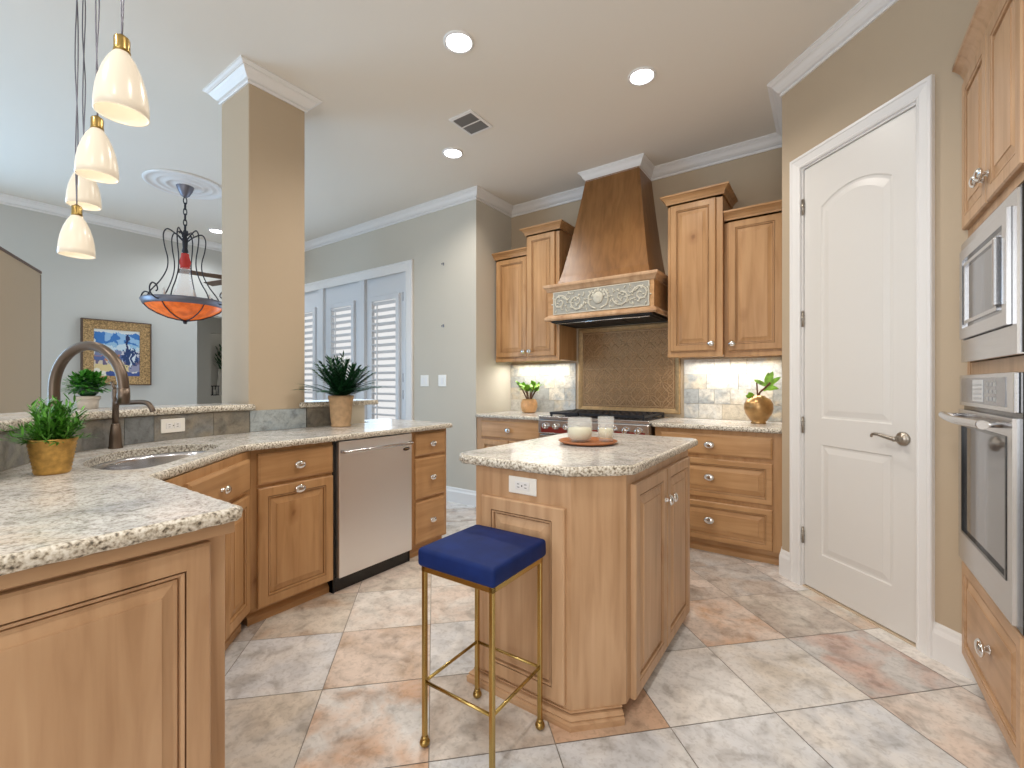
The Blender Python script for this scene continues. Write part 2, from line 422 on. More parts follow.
def crown_prof(top=CEIL, h=0.095, p=0.085):
    pts = [(0, 0), (0.010, 0), (0.013, 0.004), (0.013, 0.014), (0.006, 0.017), (0.006, 0.021), (0.020, 0.026), (0.036, 0.040), (0.050, 0.060), (0.058, 0.068), (0.064, 0.069),
           (0.064, 0.074), (0.072, 0.078), (0.080, 0.084), (0.085, 0.086), (0.085, 0.095), (0, 0.095)]
    return [(a*p/0.085, top-h+b*h/0.095-0.0005) for a, b in pts]
def base_prof(h=0.15, t=0.016):
    return [(0, 0), (t, 0), (t, h*0.72), (t*0.8, h*0.78), (t*0.55, h*0.84), (t*0.5, h*0.93), (t*0.25, h), (0, h)]

# ------------------------------------------------------------ FLOOR: diagonal stone tiles
T = 0.415; S2 = math.sqrt(2)
def srgb(r, g, b):
    f = lambda c: (c/255/12.92) if c/255 <= 0.04045 else ((c/255+0.055)/1.055)**2.4
    return (f(r), f(g), f(b))
GW = srgb(228, 227, 226); GB = srgb(218, 221, 226); BE = srgb(222, 214, 203); PK = srgb(226, 211, 200); BR = srgb(200, 176, 154)
OR = srgb(212, 178, 152); TP = srgb(196, 184, 174); GY = srgb(206, 204, 202); RD = srgb(206, 174, 160); WH = srgb(234, 230, 225)
TI = {(-1, 1): (GB, GW), (-1, 0): (BE, GY), (-1, 2): (BE, BR), (0, 1): (PK, BR), (0, 0): (GW, OR), (0, 2): (WH, PK), (1, 1): (GW, GB),
      (1, 2): (WH, PK), (1, 0): (TP, WH), (1, -1): (GB, GW), (2, -1): (GB, GW), (2, 0): (OR, BR), (4, 1): (PK, OR), (3, 0): (GW, WH), (3, -1): (GB, GW),
      (4, 2): (TP, PK), (4, 0): (GW, BE), (5, 1): (TP, BE), (5, 0): (GY, RD), (4, -1): (GB, WH), (5, 2): (TP, GY), (5, 3): (TP, GY), (6, 1): (BE, OR),
      (0, 3): (BE, PK), (1, 3): (WH, PK), (6, 0): (WH, PK), (5, -1): (PK, WH), (3, 1): (GW, GY), (3, 2): (TP, WH), (-2, 1): (GW, GB), (-1, 3): (PK, BR)}
bm = newbm(); cols = []; g = 0.0016
base = [bm.verts.new(p) for p in ((-8.6, -3, -0.004), (1.3, -3, -0.004), (1.3, 4.2, -0.004), (-8.6, 4.2, -0.004))]
bm.faces.new(base); c0 = (0.36, 0.33, 0.30); cols.append((c0, c0, (0, 0, 0)))
rr = random.Random(5)
pool = [(GW, GB), (WH, PK), (BE, BR), (GY, WH), (PK, GW), (TP, GW), (GW, BE), (OR, PK)]
for i in range(-18, 12):
    for j in range(-10, 20):
        s0, s1 = -0.43+T*i, -0.43+T*(i+1); t0, t1 = 1.45+T*j, 1.45+T*(j+1)
        sc, tcn = (s0+s1)/2, (t0+t1)/2; X, Y = (sc-tcn)/S2, (sc+tcn)/S2
        a, b = rr.choice(pool); sd = (rr.random(), rr.random(), rr.random())
        if not (-8.4 < X < 1.2 and -2.8 < Y < 4.0): continue
        if (i, j) in TI: a, b = TI[(i, j)]
        vs = []
        for s, t in ((s0+g, t0+g), (s1-g, t0+g), (s1-g, t1-g), (s0+g, t1-g)): vs.append(bm.verts.new(((s-t)/S2, (s+t)/S2, 0)))
        bm.faces.new(vs); cols.append((a, b, sd))
fl = obj('floor', bm, FLOOR, recalc=False)
setcol(fl.data, 'tint', [c[0] for c in cols]); setcol(fl.data, 'tint2', [c[1] for c in cols]); setcol(fl.data, 'seed', [c[2] for c in cols])
struct(fl)

# ------------------------------------------------------------ ROOM SHELL
bm = newbm(); box(bm, -8.6, 1.3, -3, 4.2, CEIL, CEIL+0.1); struct(obj('ceiling', bm, CEILM))
HY = 4.0; FY = 3.40; JX = -2.82; LX = -6.8; PX = -0.235
bm = newbm(); box(bm, JX-0.0, PX+0.1, HY, HY+0.15, 0, CEIL); struct(obj('wall_back', bm, TAN))
# french wall with door opening x -6.2..-3.80, z 0..2.46
bm = newbm()
box(bm, -3.80, JX, FY, HY+0.15, 0, CEIL); struct(obj('wall_jog', bm, GREIGE))
bm = newbm()
box(bm, -6.30, -3.80, FY, FY+0.14, 2.46, CEIL); box(bm, -8.2, -6.30, FY, FY+0.14, 0, CEIL)
struct(obj('wall_french_door', bm, GREIGE))
# left dining wall with a hallway opening at its far end
bm = newbm()
box(bm, LX-0.14, LX, -3, 2.455, 0, CEIL); box(bm, LX-0.14, LX, 2.455, 3.25, 2.12, CEIL); box(bm, LX-0.14, LX, 3.25, FY, 0, CEIL)
struct(obj('wall_left', bm, DINING))
bm = newbm(); box(bm, -8.0, -7.9, 1.5, 3.04, 0, CEIL); box(bm, -8.0, -7.9, 3.34, FY, 0, CEIL); box(bm, -8.0, -7.9, 3.04, 3.34, 0, 1.02)
box(bm, -8.0, -7.9, 3.04, 3.34, 2.0, CEIL); box(bm, -8.3, -8.2, 2.7, 3.4, 0.9, 2.1); struct(obj('wall_hallway', bm, DINING))
# pantry wall: 45 degree wall with door opening, local x runs left to right
PL = thing('wall_pantry', 'tan diagonal wall around the pantry door', 'wall', (0, 3.06, 0), -PI/4); PL['kind'] = 'structure'
def px(X): return X*S2            # world X -> local x on that wall
pa, pb, pd0, pd1 = px(PX), px(0.62), px(-0.122), px(0.330)
bm = newbm(); box(bm, pa, pd0-0.012, 0, 0.12, 0, CEIL); box(bm, pd1+0.012, pb, 0, 0.12, 0, CEIL); box(bm, pd0-0.012, pd1+0.012, 0, 0.12, 2.488, CEIL)
obj('wall_face', bm, TAN, PL)
bm = newbm(); box(bm, PX, PX+0.09, 3.30, HY, 0, CEIL); struct(obj('wall_pantry_side', bm, TAN))
bm = newbm(); box(bm, 1.12, 1.25, -2.5, 2.7, 0, CEIL); box(bm, 0.5, 1.25, 2.62, 2.74, 0, CEIL); struct(obj('wall_right', bm, TAN))
# pillar on the peninsula
bm = newbm(); box(bm, -3.22, -2.85, 1.30, 1.655, 0, CEIL, 0.006, 2); struct(obj('wall_column', bm, TAN))
# crown mouldings (left of the path = into the room)
def crown(name, path, closed=False, par=None, ptop=CEIL, flip=False, h=0.088, p=0.08):
    bm = newbm(); prof = crown_prof(ptop, h, p)
    if flip: prof = [(-a, b) for a, b in prof]
    sweep(bm, path, prof, closed); return bm
path = [(PX, 2.0), (0.55, 2.51)]
bm = crown('x', [(0.62, 2.44), (PX, 3.295), (PX, HY), (JX, HY), (JX, FY), (LX, FY), (LX, -2.9)])
struct(obj('trim_1', bm, WHITE))
bm = crown('x', [(-3.22, 1.30), (-2.85, 1.30), (-2.85, 1.655), (-3.22, 1.655)], True, flip=True)
struct(obj('trim_2', bm, WHITE))
# baseboards
bm = newbm(); sweep(bm, [(JX, 3.42), (JX, FY), (-3.70, FY)], base_prof()); struct(obj('baseboard_left', bm, WHITE))
bm = newbm(); sweep(bm, [(0.575, 2.485), (0.375+0.005, 2.685-0.005)], base_prof(0.16)); sweep(bm, [(-0.178, 3.238), (PX, 3.295), (PX, 3.37)], base_prof(0.16)); struct(obj('baseboard_right', bm, WHITE))

# ------------------------------------------------------------ PANTRY DOOR
D1 = thing('door_1', 'tall white two panel pantry door with arched upper panel', 'door', (0, 3.06, 0), -PI/4); D1['kind'] = 'structure'
def casing_bm(x0, x1, zt, wdt=0.070, th=0.022):
    bm = newbm()
    prof = [(0, 0), (0, -th*0.55), (wdt*0.12, -th*0.7), (wdt*0.2, -th*0.55), (wdt*0.7, -th*0.8), (wdt*0.78, -th), (wdt*0.95, -th), (wdt, -th*0.8), (wdt, 0)]
    sweep(bm, [(x0, 0), (x0, zt), (x1, zt), (x1, 0)], prof, False, mapf=lambda x, z, y: (x, y, z))
    return bm
obj('door_casing', casing_bm(pd0-0.008, pd1+0.008, 2.486), WHITE, D1)
bm = newbm()
dw = pd1-pd0
# slab with two moulded panels: built from a grid of frame pieces and panel rings
def moulded_panel(bm, x0, x1, z0, z1, arch, y):
    """raised panel outline with optional arched top, rising left to right"""
    def outline(ins):
        a, b, c, d = x0+ins, x1-ins, z0+ins, z1-ins
        pts = [(a, c), (b, c)]
        n = 14
        if arch:
            for k in range(n+1):
                u = 1-k/n; pts.append((a+(b-a)*u, d-arch*(2*u-1)**2))
        else: pts += [(b, d), (a, d)]
        return pts
    rs = []
    for ins, yy in ((0, y), (0.006, y+0.005), (0.016, y+0.006), (0.046, y+0.001)):
        rs.append([bm.verts.new((p[0], yy, p[1])) for p in outline(ins)])
    for a, b in zip(rs, rs[1:]):
        n = len(a)
        for k in range(n): bm.faces.new((a[k], a[(k+1) % n], b[(k+1) % n], b[k]))
    bm.faces.new(rs[-1]); return rs[0]
yf = 0.012
x0, x1 = pd0+0.002, pd1-0.002
pxl, pxr = px(-0.030)-0.012, px(0.238)+0.012
def ringfill(bm, outer, inner):
    ed = []
    for loop in (outer, inner):
        for k in range(len(loop)):
            a, b = loop[k], loop[(k+1) % len(loop)]
            e = bm.edges.get((a, b)) or bm.edges.new((a, b)); ed.append(e)
    bmesh.ops.triangle_fill(bm, use_beauty=True, use_dissolve=False, edges=ed)
mid = 0.94
for zlo, zhi, p0, p1, arch in ((0.012, mid, 0.225, 0.855, 0), (mid, 2.473, 1.005, 2.275, 0.065)):
    outer = [bm.verts.new((x0, yf, zlo)), bm.verts.new((x1, yf, zlo)), bm.verts.new((x1, yf, zhi)), bm.verts.new((x0, yf, zhi))]
    inner = moulded_panel(bm, pxl, pxr, p0, p1, arch, yf)
    ringfill(bm, outer, inner)
vs = [bm.verts.new(p) for p in ((x0, yf+0.035, 0.012), (x1, yf+0.035, 0.012), (x1, yf+0.035, 2.473), (x0, yf+0.035, 2.473))]
bm.faces.new(vs)
for a, b in (((x0, 0.012), (x1, 0.012)), ((x1, 0.012), (x1, 2.473)), ((x1, 2.473), (x0, 2.473)), ((x0, 2.473), (x0, 0.012))):
    bm.faces.new([bm.verts.new((a[0], yf, a[1])), bm.verts.new((b[0], yf, b[1])), bm.verts.new((b[0], yf+0.035, b[1])), bm.verts.new((a[0], yf+0.035, a[1]))])
slab = obj('door_panel', bm, DOORW, D1)
bm = newbm(); box(bm, x0-0.0135, x0-0.002, 0.0005, 0.11, 0, 2.4885); box(bm, x1+0.002, x1+0.0135, 0.0005, 0.11, 0, 2.4885); box(bm, x0, x1, 0.0005, 0.10, 2.476, 2.4885); box(bm, x0-0.003, x0+0.012, 0.05, 0.11, 0, 2.48)
obj('door_jamb', bm, WHITE, D1)
for z in (0.30, 0.955, 1.585, 2.25):
    bm = newbm(); cyl(bm, (pd0-0.002, 0.004, z-0.045), (pd0-0.002, 0.004, z+0.045), 0.007)
    for k in range(1, 4): box(bm, pd0-0.010, pd0+0.006, -0.004, 0.011, z-0.045+0.0225*k-0.001, z-0.045+0.0225*k+0.001)
    sphere(bm, (pd0-0.002, 0.004, z+0.047), 0.006); obj('hinge', bm, NICKEL, D1)
hx, hz = px(0.283), 0.942
bm = newbm(); R = Matrix.Rotation(PI/2, 3, 'X')
lathe(bm, [(0.033, 0), (0.033, 0.006), (0.026, 0.012), (0.013, 0.014), (0.011, 0.045), (0.013, 0.048)], (hx, yf, hz), 24, R)
lp = [(hx, yf-0.052, hz), (hx-0.03, yf-0.054, hz+0.004), (hx-0.065, yf-0.054, hz+0.012), (hx-0.095, yf-0.052, hz+0.014), (hx-0.112, yf-0.048, hz+0.008), (hx-0.118, yf-0.044, hz-0.002)]
tube(bm, catmull(lp, 5), 0.008, 10, rf=lambda t: 0.0105-0.005*t)
sphere(bm, (hx, yf-0.052, hz), 0.0125)
obj('door_handle', bm, NICKEL, D1)
bm = newbm(); box(bm, pd0, pd1, 0.0, 0.12, 0, 0.006); obj('threshold', bm, mat('threshold_wood', (0.62, 0.50, 0.36), 0.5), D1)

# ------------------------------------------------------------ FRENCH DOORS
def shutter_door(name, x0, x1, label, hside):
    t = thing(name, label, 'door', (x0, FY, 0)); t['kind'] = 'structure'
    W = x1-x0; zt = 2.43; gx0, gx1 = W/2-0.245, W/2+0.245; gz0, gz1 = 0.45, 2.21
    bm = newbm()
    box(bm, 0, gx0, 0.03, 0.07, 0.01, zt); box(bm, gx1, W, 0.03, 0.07, 0.01, zt); box(bm, gx0, gx1, 0.03, 0.07, 0.01, gz0); box(bm, gx0, gx1, 0.03, 0.07, gz1, zt)
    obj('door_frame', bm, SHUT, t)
    bm = newbm(); box(bm, gx0, gx1, 0.06, 0.064, gz0, gz1); obj('glass_pane', bm, GLASSW, t)
    bm = newbm(); f = 0.035
    sweep(bm, [(gx0-0.02, gz0-0.02), (gx1+0.02, gz0-0.02), (gx1+0.02, gz1+0.02), (gx0-0.02, gz1+0.02)], [(0, 0.0295), (0, 0.004), (0.003, 0.001), (0.02+f-0.003, 0.001), (0.02+f, 0.004), (0.02+f, 0.0295)], True, mapf=lambda x, z, y: (x, y, z))
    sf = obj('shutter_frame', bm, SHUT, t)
    bm = newbm(); n = 21
    for k in range(n):
        z = gz0+f+0.03+(gz1-gz0-2*f-0.06)*k/(n-1)
        Mx = Matrix.Translation((0, 0.022, z)) @ Matrix.Rotation(math.radians(-22), 4, 'X')
        box(bm, gx0+f, gx1-f, -0.032, 0.032, -0.004, 0.004, 0.002, 1, M=Mx)
    box(bm, gx0+f+0.115, gx0+f+0.127, -0.022, -0.012, gz0+0.09, gz1-0.09)
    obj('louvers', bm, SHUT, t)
    for z in (1.08, 1.27, 2.18) if hside > 0 else (1.27, 2.18):
        bm = newbm(); hx = W-0.014
        cyl(bm, (hx, 0.016, z-0.05), (hx, 0.016, z+0.05), 0.010, n=10); box(bm, hx-0.016, hx+0.012, 0.020, 0.0295, z-0.048, z+0.048)
        obj('hinge', bm, PEWTER, t)
GLASSW = mat('window_glass', (0.9, 0.95, 1), 0.02); GLASSW.node_tree.nodes['Principled BSDF'].inputs['Alpha'].default_value = 0.06
shutter_door('door_2', -4.56, -3.87, 'right white french door with plantation shutters', 1)
shutter_door('door_3', -5.42, -4.66, 'middle white french door with plantation shutters', 0)
shutter_door('door_4', -6.24, -5.53, 'left white french door mostly behind the column', 0)
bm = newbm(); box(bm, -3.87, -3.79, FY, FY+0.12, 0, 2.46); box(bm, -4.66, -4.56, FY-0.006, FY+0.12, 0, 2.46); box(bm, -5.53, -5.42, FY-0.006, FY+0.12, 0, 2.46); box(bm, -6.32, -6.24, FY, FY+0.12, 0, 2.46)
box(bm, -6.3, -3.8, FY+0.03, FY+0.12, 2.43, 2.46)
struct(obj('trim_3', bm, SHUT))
bm = newbm(); prof = [(0, 0), (0, -0.012), (0.02, -0.018), (0.08, -0.018), (0.095, -0.026), (0.11, -0.022), (0.11, 0)]
sweep(bm, [(-6.24, 0), (-6.24, 2.45), (-3.82, 2.45), (-3.82, 0)], prof, False, mapf=lambda x, z, y: (x, FY+y, z)); struct(obj('trim_4', bm, WHITE))

# ------------------------------------------------------------ CEILING FIXTURES
nm = ['recessed ceiling light nearest the camera, left of the other kitchen lights', 'recessed ceiling light in front of the wooden range hood', 'recessed ceiling light beyond the air vent']
def can(x, y, label, r=0.085):
    t = thing('recessed_light', label, 'ceiling light', (x, y, CEIL), 0)
    bm = newbm(); lathe(bm, [(r, 0.0), (r, -0.006), (r*0.86, -0.010), (r*0.80, -0.004), (r*0.80, 0)], n=32, cap0=False, cap1=False); obj('trim_ring', bm, WHITE, t)
    bm = newbm(); lathe(bm, [(r*0.79, -0.001), (r*0.79, -0.005), (r*0.4, -0.008), (0.004, -0.009)], n=32); obj('lens', bm, CANL, t)
for (x, y), l in zip(CANS, nm): can(x, y, l)
can(-6.2, 2.45, 'recessed dining ceiling light just left of the tan column', 0.09)
V = thing('air_vent', 'white framed ceiling air vent with two grey louvred halves', 'vent', (-2.12, 2.50, CEIL), 0)
bm = newbm(); prof = [(0, 0), (0, -0.008), (0.018, -0.012), (0.022, -0.006), (0.022, 0)]
hw = 0.105; hh = 0.125
sweep(bm, [(-hw, -hh), (hw, -hh), (hw, hh), (-hw, hh)], prof, True, mapf=lambda x, y, z: (x, y, z)); box(bm, -hw, hw, -0.006, 0.006, -0.01, 0); obj('vent_frame', bm, WHITE, V)
for s in (0, 1):
    bm = newbm(); box(bm, -hw+0.02, hw-0.02, (-hh+0.02) if s == 0 else 0.006, -0.006 if s == 0 else hh-0.02, -0.003, -0.001)
    for k in range(7):
        y = (-hh+0.03 if s == 0 else 0.014)+k*0.0135
        box(bm, -hw+0.02, hw-0.02, -0.001, 0.001, -0.006, 0.006, M=Matrix.Translation((0, y, -0.007)) @ Matrix.Rotation(0.7, 4, 'X'))
    obj('louvers', bm, VENTM, V)
bm = newbm()
prof = [(0.42, 0)]
for r_, dz in ((0.42, -0.012), (0.40, -0.02), (0.375, -0.012), (0.37, -0.006), (0.31, -0.006), (0.30, -0.014), (0.28, -0.014), (0.27, -0.006), (0.22, -0.006), (0.21, -0.018), (0.18, -0.02), (0.17, -0.008), (0.11, -0.008), (0.10, -0.02), (0.02, -0.022)): prof.append((r_, dz))
lathe(bm, [(a*0.76, b) for a, b in prof], n=48); md = obj('ceiling_medallion', bm, WHITE, loc=(-5.01, 1.71, CEIL)); tag(md, 'round white plaster ceiling medallion above the dining chandelier', 'medallion')

# ------------------------------------------------------------ PENDANTS
def pendant(x, y, zb, dia, label, k):
    t = thing('pendant_light', label, 'pendant light', (x, y, zb), 0, 'opal glass pendants over the peninsula')
    h = dia*1.45; r = dia/2
    prof = [(0.23, 1.0), (0.33, 0.95), (0.52, 0.84), (0.72, 0.67), (0.87, 0.48), (0.955, 0.30), (0.995, 0.14), (1.0, 0.0)]
    bm = newbm(); out = [(r*a, h*b) for a, b in prof]; inn = [(r*a-0.004, h*b-0.002) for a, b in reversed(prof)]; inn[0] = (r-0.004, 0.0)
    lathe(bm, out+inn, n=36, cap0=False, cap1=False); obj('glass_shade', bm, OPAL, t)
    bm = newbm(); ch = dia*0.36; cr = dia*0.15
    lathe(bm, [(cr*1.08, h-0.004), (cr*1.0, h+ch*0.1), (cr, h+ch*0.75), (cr*0.9, h+ch*0.85), (cr*0.5, h+ch*0.92), (cr*0.42, h+ch)], n=20); obj('brass_cap', bm, BRASS, t)
    bm = newbm(); sphere(bm, (0, 0, h*0.42), dia*0.15, sz=1.2); lathe(bm, [(dia*.08, h*.55), (dia*.08, h-0.004)], n=12); obj('bulb', bm, BULB, t)
    bm = newbm(); z0 = h+ch-0.004; z1 = CEIL-zb-0.02
    for s in (0, 1):
        P = []
        for q in range(25):
            u = q/24; a = u*9+s*PI+k
            wv = 0.006*math.sin(PI*u)**0.5*dia/0.15
            P.append((wv*math.cos(a)+0.004*math.sin(u*17+k), wv*math.sin(a), z0+(z1-z0)*u))
        tube(bm, P, 0.0022, 6)
    obj('cord', bm, PEWTER, t)
    bm = newbm(); lathe(bm, [(0.055, z1+0.019), (0.055, z1+0.008), (0.03, z1-0.005), (0.01, z1-0.01)], n=24); obj('canopy', bm, BRASS, t)
PD = [(-1.586, 0.393, 1.94, 0.120, 'largest opal glass pendant, nearest the camera and the tan column'),
      (-2.009, 0.433, 1.897, 0.112, 'second opal pendant, hanging just below left of the largest'),
      (-2.53, 0.504, 1.940, 0.110, 'third opal pendant, its top hidden behind the second'),
      (-2.418, 0.461, 1.706, 0.110, 'lowest hanging opal glass pendant, with a short brass cap')]
for k, a in enumerate(PD):
    pendant(*a, k)
    pl = bpy.data.lights.new('pendant_glow', 'POINT'); pl.energy = 0.35; pl.color = WARM; pl.shadow_soft_size = 0.03
    po = bpy.data.objects.new('pendant_glow', pl); C.objects.link(po); po.location = (a[0], a[1], a[2]-0.10)

# ------------------------------------------------------------ CHANDELIER
cx, cy = -5.01, 1.71
CH = thing('chandelier', 'wrought iron scroll chandelier with shallow orange glass bowl over the dining area', 'chandelier', (cx, cy, 1.96))
zr = 0.0
bm = newbm(); lathe(bm, [(0.075, CEIL-1.962), (0.075, CEIL-1.97), (0.06, CEIL-2.02), (0.035, CEIL-2.065), (0.012, CEIL-2.085)], n=20); obj('canopy', bm, PEWTER, CH)
bm = newbm(); zt = CEIL-2.085; z = zt; k = 0
while z > 0.70:
    P = [(0.014*math.cos(a)*(1 if k % 2 else 0), 0.014*math.cos(a)*(0 if k % 2 else 1), z-0.03+0.034*math.sin(a)) for a in [2*PI*q/12 for q in range(12)]]
    tube(bm, P, 0.005, 6, True); z -= 0.052; k += 1
obj('chain', bm, WROUGHT, CH)
bm = newbm(); lathe(bm, [(0.01, 0.80), (0.045, 0.775), (0.02, 0.75), (0.035, 0.72), (0.028, 0.62), (0.04, 0.58), (0.02, 0.56)], n=14)
for q in range(6):
    a = q*PI/3; tube(bm, catmull([(0.02*math.cos(a), 0.02*math.sin(a), 0.76), (0.07*math.cos(a), 0.07*math.sin(a), 0.80), (0.10*math.cos(a), 0.10*math.sin(a), 0.76)], 4), 0.006, 6)
obj('hub', bm, WROUGHT, CH)
for q in range(6):
    a = q*PI/3+0.35; ca, sa = math.cos(a), math.sin(a)
    pr = [(0.03, 0.70), (0.10, 0.76), (0.19, 0.80), (0.235, 0.74), (0.225, 0.62), (0.19, 0.48), (0.20, 0.36), (0.27, 0.23), (0.37, 0.11), (0.41, 0.03), (0.39, 0.01)]
    bm = newbm(); tube(bm, [(v.x*ca, v.x*sa, v.y) for v in catmull([Vector(p) for p in pr], 5)], 0.0075, 7)
    obj('scroll_arm', bm, WROUGHT, CH)
for q in range(4):
    a = YAW+PI+q*PI/2; ca, sa = math.cos(a), math.sin(a)
    pr = [(0.43, 0.0), (0.50, -0.005), (0.58, 0.03), (0.60, 0.09), (0.56, 0.14), (0.50, 0.13), (0.475, 0.09), (0.50, 0.065)]
    bm = newbm(); tube(bm, [(v.x*ca, v.x*sa, v.y) for v in catmull([Vector(p) for p in pr], 5)], 0.0085, 7)
    obj('rim_scroll', bm, WROUGHT, CH)
bm = newbm(); lathe(bm, [(0.40, 0.03), (0.475, 0.035), (0.485, 0.02), (0.455, -0.03), (0.44, -0.035), (0.42, 0.0)], n=48, cap0=False, cap1=False); obj('iron_rim', bm, PEWTER, CH)
bm = newbm(); lathe(bm, [(0.44, -0.02), (0.39, -0.07), (0.30, -0.12), (0.18, -0.165), (0.08, -0.185), (0.02, -0.19)], n=48, cap0=False); obj('glass_bowl', bm, AMBER, CH)
for q in range(6):
    a = q*PI/3+0.15; ca, sa = math.cos(a), math.sin(a)
    bm = newbm(); tube(bm, [(r_*ca, r_*sa, z_) for r_, z_ in ((0.445, -0.025), (0.395, -0.076), (0.304, -0.126), (0.183, -0.171), (0.08, -0.191), (0.02, -0.196))], 0.007, 6); obj('bowl_rib', bm, WROUGHT, CH)
bm = newbm(); sphere(bm, (0, 0, -0.20), 0.024); lathe(bm, [(0.018, -0.235), (0.03, -0.2)], n=12); obj('finial', bm, WROUGHT, CH)
bm = newbm(); lathe(bm, [(0.045, 0.56), (0.05, 0.52), (0.07, 0.46), (0.055, 0.42), (0.06, 0.40)], n=18, cap0=False, cap1=False); obj('red_glass_collar', bm, REDG, CH)
bm = newbm(); lathe(bm, [(0.055, 0.40), (0.07, 0.30), (0.10, 0.18), (0.15, 0.05), (0.16, 0.02)], n=18, cap0=False, cap1=False); obj('glass_chimney', bm, GLASS, CH)
for q in range(5):
    a = q*2*PI/5; bm = newbm(); lathe(bm, [(0.02, 0.0), (0.024, 0.03), (0.014, 0.05), (0.013, 0.11), (0.004, 0.14)], (0.28*math.cos(a), 0.28*math.sin(a), 0), n=10); obj('candle_lamp', bm, PLATE, CH)
for o_ in CH.children:
    nm_ = o_.name.split('.')[0]
    for v_ in o_.data.vertices:
        if nm_ not in ('canopy', 'chain'):
            v_.co.x *= 0.70; v_.co.y *= 0.70
            v_.co.z *= 0.86 if v_.co.z > 0 else 0.80
# ceiling fan beyond the column
FN = thing('ceiling_fan', 'dark ceiling fan blade showing just left of the tan column', 'fan', (-6.0, 2.62, 2.50))
bm = newbm(); lathe(bm, [(0.03, -0.07), (0.10, -0.05), (0.12, 0), (0.09, 0.05), (0.02, 0.07)], n=20); obj('motor', bm, IRON, FN)
bm = newbm(); cyl(bm, (0, 0, 0.06), (0, 0, CEIL-2.50-0.01), 0.012); obj('rod', bm, IRON, FN)
for q in range(5):
    bm = newbm(); box(bm, 0.12, 0.62, -0.06, 0.06, -0.004, 0.004, 0.003, 1, M=Matrix.Rotation(q*2*PI/5+math.radians(190), 4, 'Z') @ Matrix.Rotation(0.2, 4, 'X')); obj('blade', bm, BROWNT, FN)

# ------------------------------------------------------------ PAINTING
PA = thing('framed_painting', 'framed blue abstract landscape in a wide mottled gilt frame on the dining wall', 'painting', (LX+0.0, 1.64, 1.56), PI/2)
W2, H2 = 0.315, 0.375
bm = newbm(); prof = [(0, 0), (0, -0.045), (0.012, -0.05), (0.012, 0)]
sweep(bm, [(-W2, -H2), (W2, -H2), (W2, H2), (-W2, H2)], prof, True, mapf=lambda x, z, y: (x, y, z)); obj('frame_edge', bm, FRAMED, PA)
bm = newbm(); prof = [(0.012, 0), (0.012, -0.042), (0.05, -0.036), (0.09, -0.030), (0.108, -0.026), (0.11, 0)]
sweep(bm, [(-W2, -H2), (W2, -H2), (W2, H2), (-W2, H2)], prof, True, mapf=lambda x, z, y: (x, y, z)); obj('frame', bm, FRAMEG, PA)
bm = newbm(); nx, nz_ = 96, 110; a0, a1, b0, b1 = -W2+0.105, W2-0.105, -H2+0.105, H2-0.105; gv = {}
for i in range(nx+1):
    for j in range(nz_+1): gv[i, j] = bm.verts.new((a0+(a1-a0)*i/nx, -0.02, b0+(b1-b0)*j/nz_))
pc = []
def pcol(u, v):
    u += 0.05*noise.noise(Vector((u*9, v*9, 5))); v += 0.05*noise.noise(Vector((u*7, v*6, 9)))+0.02*noise.noise(Vector((u*30, v*30, 2))); n1 = noise.noise(Vector((u*4, v*9, 3))); n2 = noise.noise(Vector((u*13, v*5, 8))); n3 = noise.noise(Vector((u*22, v*24, 1)))
    if v > 0.70: c = (58, 120, 190) if n1 > 0.02 else (150, 190, 225)
    elif v > 0.56: c = (150, 192, 222) if n1+n3*.5 > 0 else (205, 222, 232)
    elif v > 0.45: c = (205, 205, 215) if n2 > 0 else (120, 130, 165)
    elif v > 0.33: c = (200, 130, 90) if (u < 0.55 and n1 > -0.2) else (90, 110, 160)
    elif v > 0.24: c = (110, 100, 130) if n2 > 0.1 else (215, 200, 180)
    elif v > 0.10: c = (225, 205, 150) if u < 0.75 else (150, 150, 175)
    else: c = (60, 85, 150) if n1 > -0.3 else (230, 225, 215)
    if abs(u-0.72) < 0.035*(1+n3) and 0.30 < v < 0.92: c = (30, 45, 95)
    if (u-0.78)**2+((v-0.42)*0.9)**2 < 0.03*(1+1.2*n3): c = (30, 60, 110) if n2 > -0.1 else (215, 225, 235)
    if v < 0.14 and u < 0.25: c = (235, 230, 215)
    if v > 0.93 or u < 0.02: c = (225, 228, 225)
    return srgb(*c)
for i in range(nx):
    for j in range(nz_):
        bm.faces.new((gv[i, j], gv[i+1, j], gv[i+1, j+1], gv[i, j+1])); pc.append(pcol((i+.5)/nx, (j+.5)/nz_))
PAINT, nt, P = M0('painting_canvas'); at = nt.nodes.new('ShaderNodeAttribute'); at.attribute_name = 'tint'; nt.links.new(at.outputs['Color'], P.inputs['Base Color']); P.inputs['Roughness'].default_value = 0.5
cv = obj('canvas', bm, PAINT, PA, recalc=False); setcol(cv.data, 'tint', pc)

# room divider at far left
DV = thing('room_divider', 'tan room divider with a sloping-looking dark brown cap, left of the faucet', 'partition', (-3.925, 0.567, 0), math.atan2(-0.382, 0.924)+PI)
DV['label'] = 'tan painted room divider with thin dark brown edge, behind the bar at far left'
bm = newbm(); box(bm, 0, 0.7, -0.02, 0, 0, 1.872)
for v in bm.verts: v.co.x *= -1
obj('panel', bm, TAN, DV)
bm = newbm(); box(bm, -0.7, 0.008, -0.024, 0.006, 1.872, 1.886); box(bm, 0.0005, 0.006, -0.022, 0.002, 0, 1.866)
obj('edge_trim', bm, BROWNT, DV)

